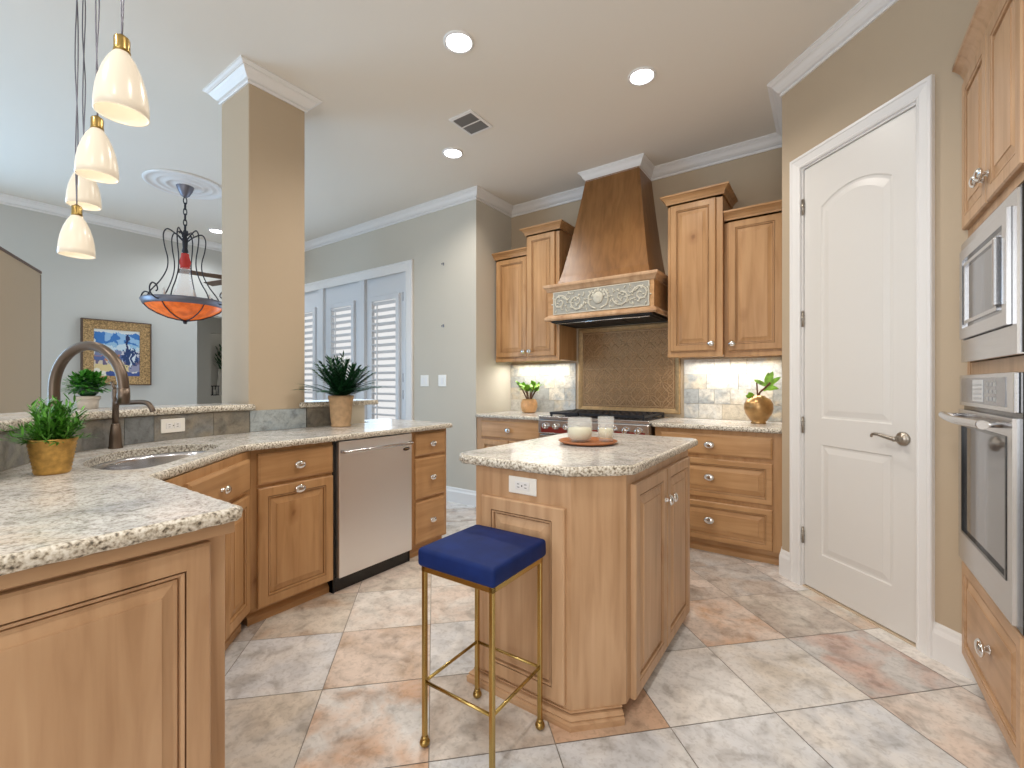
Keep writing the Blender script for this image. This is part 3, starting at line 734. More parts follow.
# hallway niche things
t = thing('green_vase_plant', 'dark green plant standing high in the hallway niche left of the column', 'plant', (-8.08, 3.26, 1.02))
bm = newbm(); lathe(bm, [(0.05, 0), (0.07, 0.1), (0.04, 0.3), (0.05, 0.42)], n=16); obj('pedestal', bm, DINING, t)
bm = newbm()
rg = random.Random(3)
for q in range(60):
    a = rg.uniform(0, 2*PI); z = rg.uniform(0.40, 0.8); r_ = rg.uniform(0.02, 0.10)
    p = Vector((r_*math.cos(a), r_*math.sin(a), z)); d = Vector((math.cos(a)*.03, math.sin(a)*.03, 0.04)); s_ = Vector((-math.sin(a), math.cos(a), 0))*.018
    bm.faces.new([bm.verts.new(p-d), bm.verts.new(p+s_), bm.verts.new(p+d), bm.verts.new(p-s_)])
obj('foliage', bm, LEAFD, t, recalc=False)
t = thing('lantern', 'small black framed lantern on the hallway niche sill', 'lantern', (-7.96, 3.11, 1.02))
bm = newbm()
for sx in (-.04, .04):
    for sy in (-.04, .04): box(bm, sx-.006, sx+.006, sy-.006, sy+.006, 0, 0.15)
box(bm, -.055, .055, -.055, .055, 0.14, 0.155); box(bm, -.055, .055, -.055, .055, 0, 0.012); obj('frame', bm, IRON, t)
bm = newbm(); cyl(bm, (0, 0, 0.012), (0, 0, 0.09), 0.022); obj('candle', bm, PLATE, t)

# wall plates and hooks on the french wall
def plate(name, label, cat, loc, rz, w, h, kind):
    t = thing(name, label, cat, loc, rz)
    bm = newbm(); box(bm, -w/2, w/2, -0.006, 0, -h/2, h/2, 0.003); obj('plate', bm, PLATE, t)
    if kind == 'switch3':
        for k in (-1, 1):
            bm = newbm(); box(bm, k*w*0.2-0.017, k*w*0.2+0.017, -0.009, -0.005, -h*0.28, h*0.28, 0.002); obj('rocker', bm, WHITE, t)
    elif kind == 'switch1':
        bm = newbm(); box(bm, -0.017, 0.017, -0.009, -0.005, -h*0.28, h*0.28, 0.002); obj('rocker', bm, WHITE, t)
    else:
        bm = newbm(); 
        for k in (-1, 1):
            box(bm, k*w*0.17-0.016, k*w*0.17+0.016, -0.0075, -0.005, -0.015, 0.015, 0.002)
        obj('socket', bm, WHITE, t)
        bm = newbm()
        for k in (-1, 1):
            for s in (-1, 1): box(bm, k*w*0.17-0.005, k*w*0.17+0.005, -0.0082, -0.007, s*0.006-0.001, s*0.006+0.001)
        box(bm, -0.002, 0.002, -0.0082, -0.005, -0.002, 0.002)
        obj('slots', bm, BLACKM, t)
    return t
plate('light_switch', 'white double rocker switch plate beside the french doors', 'light switch', (-3.53, FY, 1.235), 0, 0.125, 0.12, 'switch3')
plate('light_switch', 'white single switch plate nearest the kitchen corner', 'light switch', (-3.27, FY, 1.235), 0, 0.115, 0.12, 'switch1')
for z, l in ((2.44, 'small metal wall hook high beside the french doors'), (1.80, 'small metal wall hook above the single switch plate')):
    t = thing('wall_hook', l, 'hook', (-3.255, FY, z))
    bm = newbm(); tube(bm, catmull([(0, 0, 0.012), (0, -0.02, 0.008), (0.0, -0.032, -0.002), (0.01, -0.03, -0.012)], 4), 0.0035, 6); box(bm, -0.006, 0.006, -0.003, 0, -0.012, 0.018); obj('hook', bm, PEWTER, t)

# ------------------------------------------------------------ PENINSULA
W = catmull([Vector(p) for p in [(-1.45, -0.16), (-1.9, 0.07), (-2.23, 0.225), (-2.44, 0.345), (-2.62, 0.50), (-2.74, 0.70), (-2.815, 0.93), (-2.845, 1.15)]], 5)+[Vector((-2.85, 1.30))]
CT = 0.91
def counter(bm, outline, ztop, th=0.032, hole=None, rnd=0.002, seg=0.02, fillbottom=False, rough_from=None):
    """outline ccw; returns nothing. material 0 = polished top, 1 = chiselled edge"""
    pts = []
    N = len(outline)
    for i in range(N):
        a = Vector(outline[i]); b = Vector(outline[(i+1) % N]); n = max(1, int((b-a).length/seg))
        for k in range(n): pts.append(a+(b-a)*k/n)
    ms = miter([tuple(p) for p in pts], True)
    steps = [(0.012, 0.0, 0), (0.004, -0.004, 1), (0.0, -0.011, 1), (0.0, -th+0.008, 1), (0.006, -th, 1)]
    rs = []
    for ins, dz, j in steps:
        r_ = []
        for p, m in zip(pts, ms):
            q = p+m*(ins+(random.uniform(-rnd, rnd) if j else 0))
            r_.append(bm.verts.new((q.x, q.y, ztop+dz+(random.uniform(-rnd, rnd)*0.7 if j else 0))))
        rs.append(r_)
    for a, b in zip(rs, rs[1:]):
        n = len(a)
        for k in range(n):
            f = bm.faces.new((a[k], a[(k+1) % n], b[(k+1) % n], b[k])); f.material_index = 1; f.smooth = True
    ed = [bm.edges.get((rs[0][k], rs[0][(k+1) % len(pts)])) for k in range(len(pts))]
    if hole:
        hr = [[bm.verts.new((p.x, p.y, ztop)) for p in hole]]
        hm = miter([tuple(p) for p in hole], True)
        for dz, o in ((-0.006, 0.003), (-th, 0.003)):
            hr.append([bm.verts.new((p.x+m.x*o, p.y+m.y*o, ztop+dz)) for p, m in zip(hole, hm)])
        for a, b in zip(hr, hr[1:]):
            n = len(a)
            for k in range(n):
                f = bm.faces.new((a[k], a[(k+1) % n], b[(k+1) % n], b[k])); f.material_index = 1; f.smooth = True
        n = len(hole); ed += [bm.edges.get((hr[0][k], hr[0][(k+1) % n])) for k in range(n)]
    r_ = bmesh.ops.triangle_fill(bm, use_beauty=True, use_dissolve=False, edges=ed)
    for f in r_['geom']:
        if isinstance(f, bmesh.types.BMFace): f.material_index = 0
    ed = [bm.edges.get((rs[-1][k], rs[-1][(k+1) % len(pts)])) for k in range(len(pts))]
    if not hole: bmesh.ops.triangle_fill(bm, use_beauty=True, use_dissolve=False, edges=ed)
def arc(c, r, a0, a1, n=6): return [(c[0]+r*math.cos(math.radians(a0+(a1-a0)*k/n)), c[1]+r*math.sin(math.radians(a0+(a1-a0)*k/n))) for k in range(n+1)]
hole = catmull([Vector(p) for p in [(-2.02, .445), (-1.935, .50), (-1.95, .585), (-2.1, .735), (-2.27, .895), (-2.39, .94), (-2.49, .885), (-2.525, .76), (-2.495, .63), (-2.385, .515), (-2.2, .435)]], 6, True)
# counter outline, counter-clockwise
out = [(-1.45, -0.35), (-1.13, -0.35)]+arc((-1.155, 0.485), 0.025, 0, 90, 4)+[(-1.745, 0.51), (-1.77, 0.52), (-2.252, 1.002), (-2.265, 1.03)]
out += arc((-2.30, 2.445), 0.035, 0, 90, 4)+[(-3.08, 2.50), (-3.08, 2.17), (-2.852, 2.17)]+[(p.x+0.001, p.y) for p in reversed(W)][0:-1]+[(-1.45, -0.16)]
bm = newbm(); counter(bm, out, CT, hole=list(reversed(hole)))
ct = obj('peninsula_countertop', bm, [GRAN, GEDGE]); tag(ct, 'long grey beige granite countertop of the peninsula with the sink cut into it', 'countertop')
# sink bowl
bm = newbm(); steps = [(-0.012, CT-0.033), (0.004, CT-0.034), (0.008, CT-0.05), (0.016, CT-0.17), (0.035, CT-0.205), (0.07, CT-0.215)]
hm = miter([tuple(p) for p in hole], True); rs = []
for o, z in steps: rs.append([bm.verts.new((p.x-m.x*-o, p.y-m.y*-o, z)) for p, m in zip(hole, hm)])
for a, b in zip(rs, rs[1:]):
    for k in range(len(a)): f = bm.faces.new((a[k], a[(k+1) % len(a)], b[(k+1) % len(a)], b[k])); f.smooth = True
bm.faces.new(rs[-1])
SK = thing('kitchen_sink', 'curved stainless steel undermount sink set in the corner of the peninsula', 'sink', (0, 0, 0))
obj('bowl', bm, SINKM, SK)
bm = newbm(); lathe(bm, [(0.045, CT-0.213), (0.045, CT-0.209), (0.03, CT-0.209), (0.026, CT-0.212)], (-2.25, 0.68, 0), 20); obj('drain', bm, CHROME, SK)

# cabinet units -------------------------------------------------
CB = CT-0.034   # underside of worktop
def toe(par, x0, x1, y0, m=WOODH, h=0.085):
    bm = newbm(); box(bm, x0, x1, y0, y0+0.30, 0, h+0.012); 
    prof = [(0, 0), (0.016, 0), (0.016, 0.03), (0.010, 0.038), (0.004, 0.045), (0, 0.05)]
    sweep(bm, [(x0, y0), (x1, y0)], [(-a, b) for a, b in prof])
    obj('toe_kick', bm, m, par)
# end cabinet in the foreground, facing +X
EC = thing('end_cabinet', 'pale wooden end panel cabinet filling the near left foreground', 'cabinet', (-1.18, -0.33, 0), PI/2)
L = 0.485+0.33
bm = newbm(); box(bm, 0, L-0.0, 0, 0.58, 0.0, CB-0.001, 0.002, 1); obj('body', bm, WOODP, EC)
bm = newbm(); box(bm, 0.0, L+0.012, -0.022, 0.05, 0.846, CB-0.002, 0.002, 1); obj('apron_rail', bm, WOODPH, EC)
bm = door_bm(0.765, 0.825, t=0.024, fr=0.058)
for v in bm.verts: v.co += Vector((0.012, 0, 0.012))
obj('end_panel', bm, WOODP, EC)
# sink base on the diagonal
SB = thing('sink_cabinet', 'honey wood sink base cabinet on the diagonal, under the sink', 'cabinet', (-1.80, 0.55, 0), math.radians(135))
bm = newbm(); box(bm, 0.0, 0.72, 0, 0.02, 0.09, CB-0.001); box(bm, 0.0, 0.02, 0.02, 0.25, 0.09, 0.66); box(bm, 0.70, 0.72, 0.02, 0.2, 0.09, 0.66); obj('body', bm, WOOD, SB)
add_door(SB, 0.13, 0.690, 0.545, 0.150, WOODH, 0.372, 0.762, 'drawer_front', slab=True)
add_door(SB, 0.13, 0.115, 0.267, 0.555, WOOD, 0.375, 0.63)
add_door(SB, 0.408, 0.115, 0.267, 0.555, WOOD, 0.43, 0.63)
toe(SB, 0.0, 0.715, 0.055)
# pull-out cabinet with drawer and door
QC = thing('waste_cabinet', 'honey wood base cabinet with one drawer over one door, left of the dishwasher', 'cabinet', (-2.32, 1.065, 0), PI/2)
bm = newbm(); box(bm, 0, 0.445, 0, 0.46, 0.085, CB-0.001); obj('body', bm, WOOD, QC)
add_door(QC, 0.030, 0.697, 0.412, 0.156, WOODH, 0.232, 0.775, 'drawer', s=1.25, slab=True)
add_door(QC, 0.030, 0.085, 0.412, 0.595, WOOD, 0.232, 0.648, s=1.25)
toe(QC, 0.0, 0.445, 0.045)
# dishwasher
DW = thing('dishwasher', 'stainless steel dishwasher built into the peninsula cabinets', 'dishwasher', (-2.32, 1.512, 0), PI/2)
bm = newbm(); box(bm, 0.0, 0.012, -0.006, 0.46, 0.0, CB-0.004); box(bm, 0.57, 0.582, 0.0, 0.46, 0.0, CB-0.004); box(bm, 0.012, 0.57, 0.01, 0.46, 0.06, CB-0.004); obj('cabinet_case', bm, BLACKM, DW)
bm = newbm(); box(bm, 0.018, 0.565, -0.040, 0.008, 0.088, CB-0.006, 0.004, 2); obj('door', bm, STEEL, DW)
bm = newbm(); box(bm, 0.0, 0.575, 0.0, 0.03, 0.0, 0.084); obj('kick_plate', bm, BLACK, DW)
bm = newbm(); zz = 0.812
tube(bm, [(0.035, -0.042, zz), (0.037, -0.066, zz), (0.045, -0.078, zz), (0.30, -0.080, zz), (0.535, -0.078, zz), (0.543, -0.066, zz), (0.545, -0.042, zz)], 0.0095, 12); obj('handle', bm, STEELH, DW)
bm = newbm(); sphere(bm, (0.515, -0.041, 0.772), 0.018, 1.6, 0.12, 0.62); obj('badge', bm, BLACK, DW)
bm = newbm(); tube(bm, [(0.515+0.030*math.cos(a), -0.044, 0.772+0.0118*math.sin(a)) for a in [2*PI*k/24 for k in range(24)]], 0.0014, 5, True); box(bm, 0.498, 0.532, -0.0445, -0.043, 0.7695, 0.7745); obj('badge_ring', bm, CHROME, DW)
# three-drawer stack
DS = thing('drawer_cabinet', 'narrow honey wood three drawer cabinet at the far end of the peninsula', 'cabinet', (-2.32, 2.095, 0), PI/2)
bm = newbm(); box(bm, 0, 0.355, 0, 0.46, 0.085, CB-0.001); obj('body', bm, WOOD, DS)
for z0, z1 in ((0.702, 0.858), (0.405, 0.683), (0.100, 0.386)):
    add_door(DS, 0.040, z0, 0.285, z1-z0, WOODH, 0.182, (z0+z1)/2+0.0, 'drawer', s=1.15, slab=True)
toe(DS, 0.0, 0.355, 0.045)
# back panels of the peninsula end under the counter
bm = newbm(); box(bm, -3.05, -2.785, 2.14, 2.45, 0.0, CB-0.001); o = obj('end_support', bm, WOODP); tag(o, 'wooden support panel under the far end of the peninsula countertop', 'cabinet panel')

# pony wall under the bar
def offs(path, d):
    ms = miter([tuple(p) for p in path], False); return [(p[0]+m.x*d, p[1]+m.y*d) for p, m in zip(path, ms)]
Wp = [tuple(p) for p in W]
bm = newbm(); sweep(bm, Wp, [(0.0, 0.0), (0.13, 0.0), (0.13, 1.043), (0.0, 1.043)]); struct(obj('wall_bar', bm, TAN))
bm = newbm(); box(bm, -2.98, -2.85, 1.655, 2.125, 0.0, 1.043); struct(obj('wall_bar_end', bm, mat('cream_plaster', (0.72, 0.66, 0.54), 0.7)))
# bar tops
A = offs(Wp, -0.032); B = offs(Wp, 0.27)
A[-1] = (-2.815, 1.298); A.append((-2.818, 1.325)); A.append((-2.846, 1.325)); 
B[-1] = (-3.14, 1.298)
poly = list(reversed([q for q in A]))+[]
poly = [A[0]]+A[1:]+[(-2.8485, 1.298)]+list(reversed(B))
# orientation check
def ccw(P): return sum(P[i][0]*P[(i+1) % len(P)][1]-P[(i+1) % len(P)][0]*P[i][1] for i in range(len(P))) > 0
if not ccw(poly): poly.reverse()
bm = newbm(); counter(bm, poly, 1.079, 0.035); tag(obj('granite_ledge', bm, [GRAN, GEDGE]), 'curved raised granite bar ledge behind the sink', 'bar ledge')
poly = [(-3.17, 1.66), (-2.849, 1.66), (-2.849, 1.615), (-2.818, 1.60)]+arc((-2.845, 2.215), 0.027, 0, 90, 3)+[(-3.15, 2.24), (-3.17, 2.22)]
if not ccw(poly): poly.reverse()
bm = newbm(); counter(bm, poly, 1.079, 0.035); tag(obj('granite_ledge', bm, [GRAN, GEDGE]), 'short raised granite ledge right of the tan column', 'bar ledge')
# backsplash tiles along the bar wall
def tile_strip(name, path, zs, m, pal, d0=0.0005, d1=0.012, gap=0.0012, widths=(0.07, 0.13, 0.10, 0.20), seed=1, back=GROUT):
    rg = random.Random(seed); P = [Vector(p) for p in path]
    cum = [0]
    for a, b in zip(P, P[1:]): cum.append(cum[-1]+(b-a).length)
    def at(s):
        for i in range(len(P)-1):
            if s <= cum[i+1]+1e-9 or i == len(P)-2:
                t = (s-cum[i])/(cum[i+1]-cum[i]); d = (P[i+1]-P[i]).normalized(); n = Vector((d.y, -d.x)); return P[i]+(P[i+1]-P[i])*t, n
    bm = newbm(); cols = []
    for z0, z1 in zs:
        s = 0.0
        while s < cum[-1]-0.01:
            wd = rg.choice(widths); e = min(cum[-1], s+wd)
            if cum[-1]-e < 0.03: e = cum[-1]
            nseg = max(1, int((e-s)/0.05)); c = rg.choice(pal); c2 = rg.choice(pal); sd = (rg.random(), rg.random(), rg.random())
            prev = None
            for k in range(nseg+1):
                ss = s+gap+(e-s-2*gap)*k/nseg; p, n = at(ss); q = p+n*d1; r_ = p+n*d0
                cur = [bm.verts.new((q.x, q.y, z0+gap)), bm.verts.new((q.x, q.y, z1-gap)), bm.verts.new((r_.x, r_.y, z0+gap)), bm.verts.new((r_.x, r_.y, z1-gap))]
                if prev:
                    for f in ((0, 1), (1, 3), (3, 2), (2, 0)):
                        bm.faces.new((prev[f[0]], cur[f[0]], cur[f[1]], prev[f[1]])); cols.append((c, c2, sd))
                if k == 0 or k == nseg: bm.faces.new((cur[0], cur[1], cur[3], cur[2])); cols.append((c, c2, sd))
                prev = cur
            s = e
    bmesh.ops.recalc_face_normals(bm, faces=bm.faces[:])
    o = obj(name, bm, m, recalc=False)
    setcol(o.data, 'tint', [c[0] for c in cols]); setcol(o.data, 'tint2', [c[1] for c in cols]); setcol(o.data, 'seed', [c[2] for c in cols])
    return o
sl = [srgb(128, 128, 126), srgb(112, 110, 104), srgb(140, 132, 118), srgb(120, 124, 126), srgb(158, 156, 142)]
o = tile_strip('bar_backsplash', Wp, [(CT, 1.040)], SLATE, sl, widths=(0.10, 0.14, 0.30, 0.42), seed=4); tag(o, 'dark slate tile backsplash between the sink counter and the raised bar', 'backsplash')
o = tile_strip('column_backsplash', [(-2.85, 1.302), (-2.85, 1.657)], [(CT, 1.040)], SLATE, [srgb(150, 162, 170), srgb(168, 176, 178)], widths=(0.4,), seed=4); tag(o, 'bluish stone tile at the foot of the tan column', 'backsplash')
o = tile_strip('ledge_backsplash', [(-2.85, 1.66), (-2.85, 1.95)], [(CT, 1.040)], SLATE, sl[:3], widths=(0.3,), seed=9); tag(o, 'dark slate tile under the short ledge right of the column', 'backsplash')
# outlet in bar backsplash: px ~ (168,427)
def along(path, Y):
    for a, b in zip(path, path[1:]):
        if a[1] <= Y <= b[1]:
            t = (Y-a[1])/(b[1]-a[1]); return (a[0]+(b[0]-a[0])*t, Y), math.atan2(b[1]-a[1], b[0]-a[0])
(px_, py_), ang = along(Wp, 0.895)
nx_, ny_ = math.sin(ang), -math.cos(ang)
plate('wall_outlet', 'horizontal cream outlet in the slate backsplash right of the sink tap', 'outlet', (px_+nx_*0.013, py_+ny_*0.013, 0.984), ang, 0.118, 0.072, 'outlet')

# faucets
def gooseneck():
    t = thing('gooseneck_faucet', 'large brushed bronze gooseneck faucet arching over the sink', 'faucet', (-2.40, 0.395, CT))
    bm = newbm(); lathe(bm, [(0.031, 0), (0.031, 0.006), (0.026, 0.012), (0.0215, 0.05), (0.0205, 0.10)], n=24); obj('base', bm, BRONZE, t)
    d = Vector((0.28, 0.135, 0)); Lh = d.length; u = d.normalized(); P = [(0, 0, 0.08), (0, 0, 0.18), (0, 0, 0.27)]
    r_ = Lh/2; zc = 0.270
    for k in range(1, 24):
        a = PI-PI*k/24; q = u*(r_+r_*math.cos(a)); P.append((q.x, q.y, zc+r_*math.sin(a)*1.05))
    P += [(d.x, d.y, 0.27), (d.x, d.y, 0.235)]
    bm = newbm(); tube(bm, P, 0.0172, 16); obj('neck', bm, BRONZE, t)
    bm = newbm(); lathe(bm, [(0.012, 0), (0.0185, 0.003), (0.0195, 0.03), (0.0185, 0.06)], (d.x, d.y, 0.215), 20); obj('spray_head', bm, BRONZE, t)
gooseneck()
t = thing('filtered_water_tap', 'small brushed bronze tap with side spout standing behind the sink', 'tap', (-2.632, 0.63, CT))
bm = newbm(); lathe(bm, [(0.027, 0), (0.027, 0.004), (0.024, 0.010), (0.0225, 0.05), (0.018, 0.098), (0.0165, 0.100), (0.0165, 0.106), (0.014, 0.112)], n=24); obj('body', bm, BRONZE, t)
bm = newbm(); lathe(bm, [(0.0125, 0.108), (0.0125, 0.22), (0.0135, 0.225), (0.0135, 0.262), (0.010, 0.268)], n=18); obj('stem', bm, BRONZE, t)
bm = newbm(); sx, sy = 0.195, 0.075
tube(bm, catmull([(0, 0, 0.205), (0.06, 0.022, 0.206), (sx*0.7, sy*0.7, 0.210), (sx*0.9, sy*0.9, 0.204), (sx, sy, 0.185), (sx+0.006, sy+0.004, 0.168)], 5), 0.0105, 12); obj('spout', bm, BRONZE, t)
bm = newbm(); tube(bm, [(0, 0, 0.262), (-0.012, -0.006, 0.285), (-0.018, -0.010, 0.30)], 0.006, 8); obj('lever', bm, BRONZE, t)

# ------------------------------------------------------------ PLANTS
def leaf(bm, p, d, L, w, curl=0.3, n=4, up=Vector((0, 0, 1)), fold=0.15):
    d = d.normalized(); s = d.cross(up); s = s.normalized() if s.length > 1e-3 else Vector((1, 0, 0)); prev = None
    for k in range(n+1):
        t = k/n; wd = w*math.sin(PI*min(0.97, 0.12+0.86*t))**0.8*0.5 if t < 1 else 0.0005
        q = p+d*L*t+Vector((0, 0, -curl*L*t*t)); nrm = s.cross(d)
        cur = [bm.verts.new(q-s*wd-nrm*wd*fold), bm.verts.new(q+nrm*0), bm.verts.new(q+s*wd-nrm*wd*fold)]
        if prev:
            for a, b in ((0, 1), (1, 2)):
                f = bm.faces.new((prev[a], prev[b], cur[b], cur[a])); f.smooth = True
        prev = cur
def rdir(rg, el0, el1):
    a = rg.uniform(0, 2*PI); e = math.radians(rg.uniform(el0, el1)); return Vector((math.cos(a)*math.cos(e), math.sin(a)*math.cos(e), math.sin(e)))
# 1 bushy fern-like plant by the camera
t = thing('potted_fern', 'bushy bright green plant in a ribbed gold pot beside the sink', 'potted plant', (-2.06, 0.335, CT))
bm = newbm(); pr = [(0.040, 0), (0.043, 0.004)]
for k in range(8):
    z = 0.012+k*0.0115; r_ = 0.043+0.017*z/0.11; pr += [(r_+0.0012, z), (r_-0.0005, z+0.006)]
pr += [(0.0605, 0.108), (0.062, 0.114), (0.058, 0.114), (0.055, 0.095)]
lathe(bm, pr, n=32); obj('pot', bm, GOLDPOT, t)
bm = newbm(); lathe(bm, [(0.056, 0.096), (0.03, 0.104), (0.003, 0.106)], n=20, cap0=False); obj('soil', bm, SOIL, t)
bm = newbm(); rg = random.Random(8)
for k in range(130):
    base_ = Vector((rg.uniform(-.03, .03), rg.uniform(-.03, .03), 0.105)); d = rdir(rg, 0, 85)
    L_ = rg.uniform(0.06, 0.10)*(1.0 if d.z < 0.8 else 1.35)
    if d.z < 0.2: L_ *= 0.95
    tip = base_+d*L_; 
    for q in range(11):
        u = 0.25+0.75*q/10; p = base_.lerp(tip, u); a = rg.uniform(0, 2*PI)
        dd = (d+Vector((math.cos(a), math.sin(a), rg.uniform(-.2, .6)))*0.8)
        leaf(bm, p, dd, rg.uniform(0.022, 0.036), 0.0065, 0.15, 3)
    leaf(bm, base_, d, L_, 0.004, 0.0, 3)
obj('foliage', bm, LEAF, t, recalc=False)
# 2 small round plant on the bar
t = thing('potted_shrub', 'small round dark green plant in a pale pot on the raised bar', 'potted plant', (-2.94, 0.60, 1.0795))
bm = newbm(); lathe(bm, [(0.038, 0), (0.040, 0.03), (0.042, 0.045), (0.047, 0.047), (0.047, 0.062), (0.041, 0.062), (0.04, 0.052)], n=28); obj('pot', bm, GREYPOT, t)
bm = newbm(); rg = random.Random(21)
for k in range(620):
    d = rdir(rg, -22, 90); p = Vector((0, 0, 0.105))+Vector((d.x*0.078, d.y*0.078, d.z*0.068))*rg.uniform(0.35, 1)
    leaf(bm, p, d+Vector((rg.uniform(-.7, .7), rg.uniform(-.7, .7), rg.uniform(-.3, .7))), rg.uniform(0.026, 0.040), 0.015, 0.2, 3)
obj('foliage', bm, LEAFM, t, recalc=False)
bm = newbm(); sphere(bm, (0, 0, 0.10), 0.045); obj('inner_growth', bm, LEAFD, t)
# 3 spiky plant in the tan pot
t = thing('potted_palm', 'wide spiky dark green plant in a tall tan pot by the french doors', 'potted plant', (-2.73, 1.845, CT))
bm = newbm(); lathe(bm, [(0.062, 0), (0.066, 0.004), (0.066, 0.01), (0.060, 0.014), (0.066, 0.04), (0.074, 0.15), (0.080, 0.185), (0.083, 0.19), (0.083, 0.212), (0.077, 0.212), (0.074, 0.19)], n=32); obj('pot', bm, TANPOT, t)
bm = newbm(); lathe(bm, [(0.076, 0.196), (0.04, 0.203), (0.003, 0.205)], n=20, cap0=False); obj('soil', bm, SOIL, t)
bm = newbm(); rg = random.Random(31)
for k in range(66):
    d = rdir(rg, 20, 84); L_ = rg.uniform(0.20, 0.29)
    p0 = Vector((rg.uniform(-.03, .03), rg.uniform(-.03, .03), 0.20)); n = 9
    droop = 0.32 if d.z < 0.6 else 0.10
    pts = [p0+d*L_*u+Vector((0, 0, -droop*L_*u*u*0.6)) for u in [q/n for q in range(n+1)]]
    for q in range(1, n+1):
        tdir = (pts[q]-pts[q-1]).normalized(); s = tdir.cross(Vector((0, 0, 1)))
        s = s.normalized() if s.length > 1e-3 else Vector((1, 0, 0))
        for sg in (-1, 1): leaf(bm, pts[q], tdir*1.2+s*sg*0.8, 0.075*(1-0.35*q/n), 0.018, 0.2, 3)
    leaf(bm, pts[-1], (pts[-1]-pts[-2]), 0.06, 0.010, 0.2, 3); tube(bm, pts, 0.0018, 4)
for k in range(150):
    p = Vector((rg.uniform(-.06, .06), rg.uniform(-.06, .06), 0.21+rg.uniform(0, .07))); leaf(bm, p, rdir(rg, 20, 90), 0.07, 0.013, 0.2, 3)
obj('foliage', bm, LEAFD, t, recalc=False)
# 4 small jade plant on the back counter
t = thing('potted_jade_plant', 'small bright green jade plant in a round tan pot, left of the range', 'potted plant', (-2.46, 3.80, CT))
bm = newbm(); lathe(bm, [(0.05, 0), (0.07, 0.012), (0.084, 0.06), (0.083, 0.10), (0.068, 0.135), (0.060, 0.14), (0.055, 0.13)], n=32); obj('pot', bm, ORANGEPOT, t)
stm = newbm(); lf = newbm(); rg = random.Random(12)
for k in range(8):
    a = k*PI/4+0.3; p0 = Vector((0.015*math.cos(a), 0.015*math.sin(a), 0.12)); p1 = p0+Vector((0.035*math.cos(a), 0.035*math.sin(a), 0.07)); p2 = p1+Vector((0.05*math.cos(a), 0.05*math.sin(a), rg.uniform(.04, .12)))
    tube(stm, catmull([p0, p1, p2], 4), 0.006, 6)
    for q in range(10):
        b = p1.lerp(p2, rg.uniform(.3, 1.05)); leaf(lf, b, rdir(rg, -10, 70), rg.uniform(0.06, 0.085), 0.045, 0.1, 4)
obj('stems', stm, STEM, t); obj('foliage', lf, LEAFB, t, recalc=False)
# 5 gold vase with sprig
t = thing('vase_with_sprig', 'round gold vase holding a green leafy sprig, right of the range', 'vase', (-0.415, 3.74, CT))
bm = newbm(); lathe(bm, [(0.050, 0), (0.052, 0.008), (0.046, 0.014), (0.064, 0.034), (0.086, 0.07), (0.097, 0.11), (0.095, 0.145), (0.078, 0.178), (0.050, 0.193), (0.04, 0.205), (0.034, 0.205), (0.03, 0.19)], n=36); obj('vase', bm, BRASSV, t)
bm = newbm(); tube(bm, catmull([(0, 0, 0.15), (0.005, 0, 0.22), (0.045, 0.0, 0.265), (0.075, 0, 0.30)], 5), 0.007, 6); tube(bm, catmull([(0, 0, 0.16), (-0.008, 0, 0.24), (-0.012, 0, 0.30)], 4), 0.006, 6); obj('stem', bm, STEM, t)
bm = newbm(); UP = Vector((0, -1, 0.2))
for p, d, L_, w_ in (((.05, 0, .275), (.35, 0, 1), .13, .045), ((.06, 0, .28), (1, -.1, .9), .11, .035), ((.05, 0, .275), (-1, -.1, .75), .10, .032), ((.04, 0, .255), (1, -.1, .25), .085, .04), ((.03, 0, .24), (.9, 0, .8), .09, .03),
                     ((-.02, -.01, .19), (-1, -.4, .35), .07, .04), ((-.03, 0, .195), (-.6, -.5, .7), .06, .03), ((.05, .01, .28), (.1, .2, 1), .11, .04), ((.06, 0, .27), (1, 0, -.1), .07, .03)):
    leaf(bm, Vector(p), Vector(d), L_, w_, 0.12, 5, UP)
obj('leaves', bm, LEAFB, t, recalc=False)

# ------------------------------------------------------------ BACK WALL RUN
by = 3.41
# left base
t = thing('base_cabinet', 'honey wood base cabinet left of the range, under the jade plant', 'cabinet', (-2.815, by, 0))
bm = newbm(); box(bm, 0, 0.75, 0, 0.585, 0.09, CB-0.001); obj('body', bm, WOOD, t)
add_door(t, 0.06, 0.690, 0.665, 0.160, WOODH, 0.395, 0.77, 'drawer', s=1.3, slab=True)
add_door(t, 0.06, 0.105, 0.33, 0.565, WOOD, 0.36, 0.60); add_door(t, 0.395, 0.105, 0.33, 0.565, WOOD, 0.425, 0.60)
toe(t, 0, 0.75, 0.05)
bm = newbm(); counter(bm, [(-2.815, 3.372), (-2.062, 3.372), (-2.062, 3.998), (-2.815, 3.998)], CT, rnd=0.001); tag(obj('countertop', bm, [GRAN, GEDGE]), 'granite countertop left of the range', 'countertop')
# right base
t = thing('base_cabinet', 'honey wood three drawer base cabinet between range and pantry wall', 'cabinet', (-1.07, by, 0))
bm = newbm(); box(bm, 0, 0.832, 0, 0.585, 0.09, CB-0.001); obj('body', bm, WOOD, t)
for z0, z1, fr in ((0.70, 0.845, 0), (0.40, 0.672, 0.045), (0.098, 0.370, 0.045)):
    add_door(t, 0.045, z0, 0.73, z1-z0, WOODH, 0.39, (z0+z1)/2+(0.01 if fr else 0), 'drawer', s=1.45, slab=not fr, fr=fr)
toe(t, 0, 0.832, 0.05)
bm = newbm(); counter(bm, [(-1.086, 3.372), (-0.237, 3.372), (-0.237, 3.998), (-1.086, 3.998)], CT, rnd=0.001); tag(obj('countertop', bm, [GRAN, GEDGE]), 'granite countertop right of the range, under the gold vase', 'countertop')
